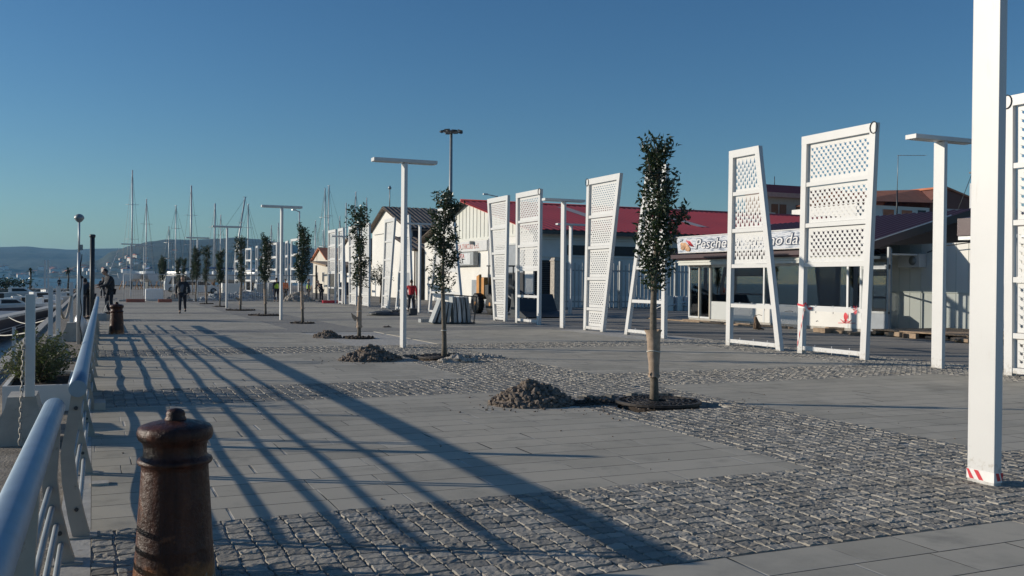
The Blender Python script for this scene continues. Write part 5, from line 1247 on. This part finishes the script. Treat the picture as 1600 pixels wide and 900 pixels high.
# mesh fence, sacks, rubble, orange barriers at the end of the paving
def mesh_panel(label, x, y, W=3.3, rz=0):
    t = thing('mesh_fence_panel', label, 'fence panel', (x, y, 0), rz, 'site mesh fence panels'); f = MB()
    f.tube([(0, 0, .1), (0, 0, 1.95)], .022, 5); f.tube([(W, 0, .1), (W, 0, 1.95)], .022, 5); f.tube([(0, 0, 1.95), (W, 0, 1.95)], .022, 5); f.tube([(0, 0, .15), (W, 0, .15)], .022, 5); f.build('frame', 'pale_metal', t)
    w_ = MB()
    for i in range(1, 22): w_.tube([(W*i/22, 0, .15), (W*i/22, 0, 1.95)], .003, 3, False)
    for i in range(1, 8): w_.tube([(0, 0, .15+.225*i), (W, 0, .15+.225*i)], .003, 3, False)
    w_.build('wire_mesh', 'pale_metal', t); MB().rbox(-.3, .3, -.12, .12, 0, .12, .02).build('foot_block', 'concrete', t); return t
fx = [2.0, 5.4, 8.8, 12.2]
for i, x in enumerate(fx): mesh_panel(['wire mesh site fence panel at the end of the paving, leftmost', 'wire mesh site fence panel behind the walking man', 'wire mesh site fence panel behind the far saplings', 'wire mesh site fence panel in front of the bare frames'][i], x, 73.5)
b_ = MB(); b_.rbox(-.62, .62, -.45, .45, 0, .90, .14); tag(b_.build('white_sack', 'plastic_white', None, (4.15, 75, 0)), 'large white wrapped bale on the ground behind the mesh fence', 'bale')
mound('rubble_heap', 'grey rubble heap just right of the white bale', (5.9, 75.2, 0), .9, .7, .75, 110, .16, 41, 'stone_rubble', 'rubble')
mound('rubble_heap', 'long grey rubble heap among the far saplings', (9.3, 77, 0), 2.2, .9, .7, 160, .18, 42, 'slab_stone', 'rubble')
mound('rubble_heap', 'dark rubble heap at the feet of the orange-clothed worker', (14.4, 73.5, 0), 1.3, .9, .8, 140, .16, 43, 'stone_rubble', 'rubble')
mound('rubble_heap', 'low dark rubble bank in front of the bare skeleton frames', (11.6, 79, 0), 2.4, .9, .8, 160, .2, 44, 'slab_stone', 'rubble')
for i, (x, y, L) in enumerate([(2.7, 70.6, 1.2), (4.6, 70.4, .9)]):
    tag(MB().box((0, 0, .12), (L, .25, .22)).build('orange_barrier', mat('faded_orange_plastic', (.42, .14, .09), .7), None, (x, y, 0)), ['low faded orange barrier on the ground left of the white bale', 'low faded orange barrier on the ground below the white bale'][i], 'barrier')
rs = MB().box((0, 0, .1), (1.6, .5, .2)).build('red_trolley', 'tape_red', None, (15.9, 68.2, 0)); tag(rs, 'low red flat trolley at the foot of the leftmost screens', 'trolley')
for i, (x, y, m_) in enumerate([(13.2, 82, 'slab_stone'), (10.6, 83, 'white_wall'), (14.3, 88, 'blue_tarp')]):
    tag(MB().rbox(-.7, .7, -.6, .6, 0, 1.3, .03).build('pallet_stack', m_, None, (x, y, 0)), ['grey stack of pallets and slabs before the bare frames', 'pale square stack left of the bare frames', 'blue covered stack beside the bare frames'][i], 'stack')
mc = None
# dark bar fence line in front of frames
bf = thing('site_barrier_rail', 'long dark rail fence crossing in front of the bare skeleton frames', 'fence', (8.5, 81, 0)); MB().tube([(0, 0, 1.95), (9, 0, 2.0)], .04, 5).build('top_rail', 'dark_metal', bf)
for i in range(7): MB().tube([(i*1.5, 0, 0), (i*1.5, 0, 1.97)], .03, 5).build('upright', 'dark_metal', bf)
# people-sized lattice of sunlit hall floor: van and boats on the hard
def car(label, loc, rz, m_, van=False):
    t = thing('parked_van' if van else 'parked_car', label, 'van' if van else 'car', loc, rz); h = 1.95 if van else 1.45
    p = [(-2.1, .25), (2.1, .25), (2.15, .75), (1.3 if not van else 1.7, .95), (.7 if not van else 1.1, h), (-1.5 if not van else -2.0, h), (-2.15, .9)]
    MB().prism([(x, -.85, z) for x, z in p], (0, 1.7, 0)).build('body', m_, t)
    for s_ in (-1, 1):
        MB().prism([(x, s_*.853, z) for x, z in [(1.15, .98), (.62, h-.1), (-1.3, h-.1), (-1.7, .98)]], (0, s_*.01, 0)).build('side_window', 'dark', t)
        for x in (-1.35, 1.35):
            w_ = MB().lathe([(.2, -.1), (.33, -.1), (.33, .1), (.2, .1)], n=16).build('wheel', 'black', t); w_.rotation_euler = (R(90), 0, 0); w_.location = (x, s_*.80, .33)
            MB().lathe([(.2, -.105), (.2, .105)], n=12).build('rim', 'grey_metal', w_)
    MB().quad((1.33 if not van else 1.72, -.7, .97), (1.33 if not van else 1.72, .7, .97), (.75 if not van else 1.15, .62, h-.06), (.75 if not van else 1.15, -.62, h-.06)).build('windscreen', 'dark', t)
    return t
car('dark grey van parked beyond the mesh fence beside the white hulls', (7.4, 225, 0), R(6), 'dark_metal', True)
car('white car parked beyond the far saplings', (10.5, 108, 0), R(5), 'boat_white')
car('dark car parked in front of the white gabled hall', (22.3, 90, 0), R(80), 'dark_metal')
car('silver van parked left of the bare skeleton frames', (10.0, 122, 0), R(0), 'pale_metal', True)

def sailboat(label, loc, rz, L, mh, stand=True, lean=0.0, hull='boat_white', group='sailing boats with tall masts', h2=None, spre=2, thick=.10):
    t = thing('sailing_boat', label, 'sailing boat', loc, rz, group); b = MB(); n = 14; vs = []; z0 = 1.1 if stand else -.3
    for i in range(n+1):
        f = i/n; x = (f-.5)*L; w_ = L*.15*math.sin(math.pi*min(1, (f*.78+.22)))**.7 if f < 1 else .02; sh_ = z0+1.15+.25*(f-.4)**2*2
        for yy, zz in ((-w_, sh_), (-w_*.85, z0+.45), (-w_*.25, z0+.05), (w_*.25, z0+.05), (w_*.85, z0+.45), (w_, sh_)): vs.append((x, yy, zz))
    b.add(vs, [(i*6+k_, (i+1)*6+k_, (i+1)*6+k_+1, i*6+k_+1) for i in range(n) for k_ in range(5)]+[(i*6+5, (i+1)*6+5, (i+1)*6, i*6) for i in range(n)]+[(5, 4, 3, 2, 1, 0)], False); b.build('hull', hull, t)
    MB().rbox(-L*.22, L*.2, -L*.08, L*.08, z0+1.15, z0+1.6, .12).build('cabin', 'boat_white', t)
    if stand:
        MB().prism([(-L*.08, -.06, 0), (L*.08, -.06, 0), (L*.12, -.06, z0+.1), (-L*.12, -.06, z0+.1)], (0, .12, 0)).build('keel', 'dark_metal', t)
        for x in (-L*.2, L*.2):
            for s_ in (-1, 1): MB().tube([(x, s_*1.3, 0), (x, s_*.8, z0+.4)], .05, 5).build('prop', 'orange', t)
    top = Vector((L*.06+lean, 0, mh)); bt_ = Vector((L*.06, 0, z0+1.2))
    MB().tube([bt_, top], [thick, thick*.75], 8).build('mast', 'pale_metal', t)
    sp_ = MB()
    for i in range(spre): q_ = bt_.lerp(top, (i+1)/(spre+1.0)); sp_.tube([q_-Vector((0, .9, 0)), q_+Vector((0, .9, 0))], .035, 4); sp_.tube([q_-Vector((.5, .0, 0)), q_+Vector((.5, .0, 0))], .03, 4)
    sp_.tube([top-Vector((.35, 0, 0)), top+Vector((.3, 0, 0))], .03, 4); sp_.build('spreaders', 'pale_metal', t)
    sy = MB()
    for e in ((-L*.48, 0, z0+1.2), (L*.48, 0, z0+1.4), (0, L*.14, z0+1.2), (0, -L*.14, z0+1.2)): sy.tube([top-Vector((0, 0, .2)), e], .018, 3, False)
    sy.build('rigging', 'dark_metal', t); MB().tube([bt_+Vector((0, 0, .8)), bt_+Vector((-L*.36, 0, .9))], .12, 6).build('boom', 'blue_tarp' if stand else 'boat_white', t)
    return t
masts = [(207, 266, 150, 10, 0, 'tallest mast, above the white hull left of the walking man'), (229, 311, 155, 9, 0, 'single dark mast just right of the tallest one'), (264, 354, 170, 8, 0, 'low mast behind the mesh fence'), (275, 321, 160, 9, 0, 'mast directly above the walking man\'s left'),
         (299, 290, 150, 11, 0, 'thick tall mast right above the walking man'), (336, 318, 150, 10, 0, 'thick mast left of the farthest T lamp arm'), (345, 336, 160, 9, 0, 'shorter mast beside the farthest T lamp arm'), (379, 308, 140, 10, .9, 'leaning mast above the bare frames'), (388, 319, 150, 9, 0, 'upright mast just right of the leaning mast'),
         (424, 352, 170, 9, 0, 'short mast behind the second T lamp post, left'), (435, 348, 175, 8, 0, 'short mast behind the second T lamp post, right'), (493, 345, 190, 9, 0, 'dark mast behind the leftmost screens'), (508, 294, 150, 11, 0, 'left one of two tall close masts above the leftmost screens'), (514, 290, 150, 11, 0, 'right one of two tall close masts above the leftmost screens'),
         (531, 338, 180, 9, 0, 'short mast above the narrow distant screen'), (541, 317, 160, 10, 0, 'medium mast above the distant screens'), (556, 300, 150, 11, 0, 'tall mast just left of the third sapling'), (573, 309, 155, 10, 0, 'mast hidden partly by the top of the third sapling'), (505, 360, 195, 8, 0, 'shortest mast beside the two tall close masts')]
for i, (px, py, Y, L, ln, lb_) in enumerate(masts):
    base = at(px, 440, Y); tp_ = at(px+ (0 if not ln else 0), py, Y); rz = R([80, 100, 60, 120, 90][i % 5])
    rz_ = rz; off = Vector((L*.06*math.cos(rz), L*.06*math.sin(rz), 0))
    sailboat('sailing boat ashore under the '+lb_, (tp_.x-off.x-(.0 if not ln else 1.6), Y-off.y, 0), rz if not ln else 0.0, L, tp_.z, True, 1.6 if ln else 0.0, thick=[.11, .10, .09, .10, .15, .15, .10, .14, .10][i] if i < 9 else .11)
# large white motor yacht hulls low between them
def motorboat(label, loc, rz, L=8, hull='boat_white', stand=False, group='motor boats'):
    t = thing('motor_boat', label, 'motor boat', loc, rz, group); b = MB(); n = 10; vs = []; z0 = .5 if stand else -.25
    for i in range(n+1):
        f = i/n; x = (f-.5)*L; w_ = L*.17*(1-max(0, f-.45)**2*3.2); w_ = max(.03, w_); sh_ = z0+L*.12+.2*f
        for yy, zz in ((-w_, sh_), (-w_*.8, z0+.1), (0, z0-.1), (w_*.8, z0+.1), (w_, sh_)): vs.append((x, yy, zz))
    b.add(vs, [(i*5+k_, (i+1)*5+k_, (i+1)*5+k_+1, i*5+k_+1) for i in range(n) for k_ in range(4)]+[(i*5+4, (i+1)*5+4, (i+1)*5, i*5) for i in range(n)]+[(4, 3, 2, 1, 0)], False); b.build('hull', hull, t)
    z = z0+L*.12
    MB().prism([(-L*.1, -L*.10, z), (L*.25, -L*.10, z+.1), (L*.12, -L*.10, z+L*.09), (-L*.1, -L*.10, z+L*.09)], (0, L*.2, 0)).build('cabin', 'boat_white', t)
    MB().prism([(-L*.05, -L*.102, z+L*.03), (L*.17, -L*.102, z+L*.035), (L*.11, -L*.102, z+L*.075), (-L*.05, -L*.102, z+L*.075)], (0, L*.204, 0)).build('side_window', 'dark', t)
    MB().rbox(-L*.55, -L*.48, -.18, .18, z0+.1, z+.45, .04).build('outboard_engine', 'black', t)
    MB().tube([(L*.2, -L*.1, z), (L*.3, -L*.07, z+.5), (L*.46, 0, z+.65), (L*.3, L*.07, z+.5), (L*.2, L*.1, z)], .02, 4).build('bow_rail', 'pale_metal', t)
    return t
motorboat('large white motor yacht on the far quay below the tallest mast', (8.6, 190, -.3), R(190), 12, stand=True, group='large yachts ashore')
motorboat('large white motor yacht ashore right of the dark van', (16.5, 200, -.3), R(170), 11, stand=True, group='large yachts ashore')
WZ = -1.25
lbs = ['small white motor boat with black outboard, nearest the navy hull deck', 'white motor boat moored left, cut by the photo edge', 'grey rubber motor boat with a raised black engine', 'white cabin boat behind the nearest white post',
       'small white motor boat just left of the close pair of posts', 'blue-hulled small motor boat between the posts', 'white motor boat farthest out before the pier', 'small grey motor boat close under the pier']
for i, (px, Y, L, rz, hl) in enumerate([(62, 84, 5.5, 60, 'boat_white'), (8, 78, 6, 10, 'boat_white'), (30, 92, 5.5, 100, 'boat_grey'), (60, 104, 6.5, 20, 'boat_white'), (80, 98, 5.5, 75, 'boat_white'), (104, 112, 6, 95, 'navy'), (25, 125, 7.5, 0, 'boat_white'), (75, 132, 6, 30, 'boat_grey')]):
    p = at(px, 450, Y); motorboat(lbs[i], (p.x, Y, WZ+.35), R(rz), L, hl, False, 'small motor boats moored below the quay')
# outboard clutter: dark engines and tubes seen over the near deck
nv = thing('moored_barge', 'long navy blue hull with a pale deck edge moored along the quay', 'boat', (0, 0, 0))
A = Vector((-5.9, 26, 0)); B = Vector((-1.85, 71, 0)); d = (B-A).normalized(); nn = Vector((-d.y, d.x, 0))
def P_(f, s_, z): q_ = A.lerp(B, f)+nn*s_; return (q_.x, q_.y, z)
g = MB(); vs = []
for i in range(13):
    f = i/12; w_ = 4.2*(1-max(0, f-.75)**2*9) ; vs += [P_(f, 0, -.30), P_(f, .25, WZ-.2), P_(f, max(.4, w_-.2), WZ-.2), P_(f, max(.5, w_), -.30)]
g.add(vs, [(i*4+k_, i*4+4+k_, i*4+5+k_, i*4+1+k_) for i in range(12) for k_ in range(3)]+[(3, 2, 1, 0), (48, 49, 50, 51)]); g.build('hull', 'navy', nv)
g = MB(); g.add([P_(0, 0, -.296), P_(1, 0, -.296), P_(1, .6, -.296), P_(0, .6, -.296), P_(0, 0, -.18), P_(1, 0, -.18), P_(1, .6, -.18), P_(0, .6, -.18)], [(0, 1, 5, 4), (4, 5, 6, 7), (2, 3, 7, 6)]); g.build('deck_edge', mat('pale_deck', (.50, .49, .45), .7), nv)
g = MB(); g.add([P_(0, .6, -.29), P_(.8, .6, -.29), P_(.8, 4.0, -.29), P_(0, 4.1, -.29)], [(0, 1, 2, 3)]); g.build('deck', 'boat_grey', nv)
for z, a_, b__ in ((-.62, 0, .45), (-.9, .1, .7), (-.75, .5, .95)):
    MB().tube([P_(a_, -.03, z), P_(b__, -.03, z+.04)], .02, 4).build('rubbing_line', 'boat_white', nv)
for i, (a_, b__, lb_) in enumerate([((-1.62, 33, .02), P_(.35, 0, -.2), 'pale mooring rope running from the quay edge to the navy hull, nearer one'), ((-1.62, 42, .02), P_(.55, 0, -.2), 'pale mooring rope running from the quay edge to the navy hull, farther one')]):
    a_ = Vector(a_); b__ = Vector(b__); mb = MB().tube([a_.lerp(b__, k_/8)-Vector((0, 0, .25*math.sin(math.pi*k_/8))) for k_ in range(9)], .022, 5); tag(mb.build('mooring_rope', 'twine'), lb_, 'rope')
# pier, railing on it, palms, twin poles
pr_ = MB(); pr_.b2(-60, -1.7, 158, 168, -1.8, -.15); struct(pr_.build('pier', 'gravel'))
pf = thing('pier_railing', 'thin railing along the pier beyond the moored boats', 'railing', (-40, 158.3, -.15))
for z in (.5, 1.05): MB().tube([(0, 0, z), (38, 0, z)], .03, 4).build('rail_bar', 'pale_metal', pf)
g = MB()
for i in range(20): g.tube([(i*2, 0, 0), (i*2, 0, 1.05)], .035, 4)
g.build('railing_posts', 'pale_metal', pf)
def palm(label, loc, h):
    t = thing('palm_tree', label, 'palm tree', loc, 0, 'thin palms by the pier'); MB().tube([(0, 0, 0), (.1, 0, h*.5), (.05, 0, h)], [.16, .12, .12], 8).build('trunk', 'bark', t); f = MB(); rng = random.Random(h)
    for i in range(26):
        a = rng.random()*6.28; e = rng.uniform(-.9, 1.2); L = rng.uniform(.7, 1.1); d = Vector((math.cos(a)*math.cos(e), math.sin(a)*math.cos(e), math.sin(e)))
        p0 = Vector((.05, 0, h)); p1 = p0+d*L*.5; p2 = p0+d*L+Vector((0, 0, -.25)); s_ = d.cross(Vector((0, 0, 1))).normalized()*.09
        f.add([p0-s_*.4, p0+s_*.4, p1+s_, p1-s_, p2], [(0, 1, 2, 3), (3, 2, 4)])
    f.build('crown', 'pot_green', t)
palm('scruffy palm on the pier left of the twin white poles', tuple(at(47, 447, 163).xy)+(-.15,), 2.7); palm('scruffy palm on the pier right of the small standing person', tuple(at(106, 447, 160).xy)+(-.15,), 2.9)
for i, px in enumerate((70, 75.5)):
    q_ = at(px, 447, 160); tag(MB().b2(-.13, .13, -.13, .13, -.15, 4.2).build('white_pole', 'boat_white', None, (q_.x, 160, 0)), ['left one of two thin white poles on the pier', 'right one of two thin white poles on the pier'][i], 'pole')
bh = MB(); rng = random.Random(6); pts = [Vector((rng.gauss(0, 1.6), rng.gauss(0, .8), abs(rng.gauss(.9, .35)))) for _ in range(500)]; leaves(bh, pts, .5, rng)
q_ = at(8, 440, 150); tag(bh.build('bush', 'leaf', None, (q_.x, 150, -.2)), 'dark low bush at the left edge of the photo before the pier', 'bush')
MB_ = MB().b2(-12, -3, 3300, 3300.1, 0, .01)

# far shore town: houses along the bay
rng = random.Random(99); hp = None
hm_ = MB(); hm_.prism([(-5, -4, 0), (5, -4, 0), (5, -4, 6), (0, -4, 8), (-5, -4, 6)], (0, 8, 0))
me_w = None
protos = []
for wm, rm in (('cream', 'terracotta'), ('white_wall', 'terracotta'), ('cream', 'brown_roof')):
    t = thing('shore_house', 'tiny pale house with a pitched roof in the town across the bay', 'house', (0, 0, 0), 0, 'houses of the town across the bay')
    MB().b2(-6, 6, -5, 5, -3, 7).build('wall', wm, t); r = MB(); r.prism([(-6.4, -5.4, 7), (6.4, -5.4, 7), (0, -5.4, 9.6)], (0, 10.8, 0)); r.build('roof', rm, t); protos.append(t)
used = [False]*3
spots = []
for i in range(95):
    u = rng.random()
    if u < .45: px = rng.uniform(85, 235); D = rng.uniform(2050, 2500); zf = 1
    elif u < .8: px = rng.uniform(-30, 150); D = rng.uniform(3450, 3700); zf = 1
    else: px = rng.uniform(235, 560); D = rng.uniform(2050, 2450); zf = 1
    spots.append((px, D))
dgp = bpy.context.evaluated_depsgraph_get(); dgp.update()
def hill_z(x, y):
    best = -1.0
    ok, loc, nrm, idx, ob, mx = scene.ray_cast(dgp, Vector((x, y, 900)), Vector((0, 0, -1)))
    return loc.z if ok else -1.0
for i, (px, D) in enumerate(spots):
    q_ = at(px, 430, D); z = hill_z(q_.x, q_.y); k_ = i % 3
    if not used[k_]: o = protos[k_]; used[k_] = True; o.location = (q_.x, q_.y, z)
    else: o = dup(protos[k_], (q_.x, q_.y, z))
    o.rotation_euler = (0, 0, rng.uniform(-.6, .6)+(1.57 if rng.random() < .3 else 0)); s_ = rng.uniform(.7, 1.5)*(1.15 if D > 3000 else .75); o.scale = (s_*rng.uniform(.9, 1.8), s_, s_*rng.uniform(.7, 1.3))

# ------------------------------------------------------------------ haze
hz = MB(); hz.b2(-7000, 7000, -150, 9000, -4, 205); hzo = hz.build('haze', None)
hm2 = bpy.data.materials.new('haze_air'); hm2.use_nodes = True; nt = hm2.node_tree; nt.nodes.remove(nt.nodes['Principled BSDF'])
pvn = nt.nodes.new('ShaderNodeVolumePrincipled'); pvn.inputs['Color'].default_value = (.26, .60, .97, 1); pvn.inputs['Density'].default_value = .00009; pvn.inputs['Anisotropy'].default_value = .2
nt.links.new(pvn.outputs[0], nt.nodes['Material Output'].inputs['Volume']); hzo.data.materials.append(hm2); tag(hzo, None, None, None, 'stuff')
hzo['kind'] = 'stuff'; hzo['label'] = 'pale blue air haze over the bay'; hzo['category'] = 'haze'
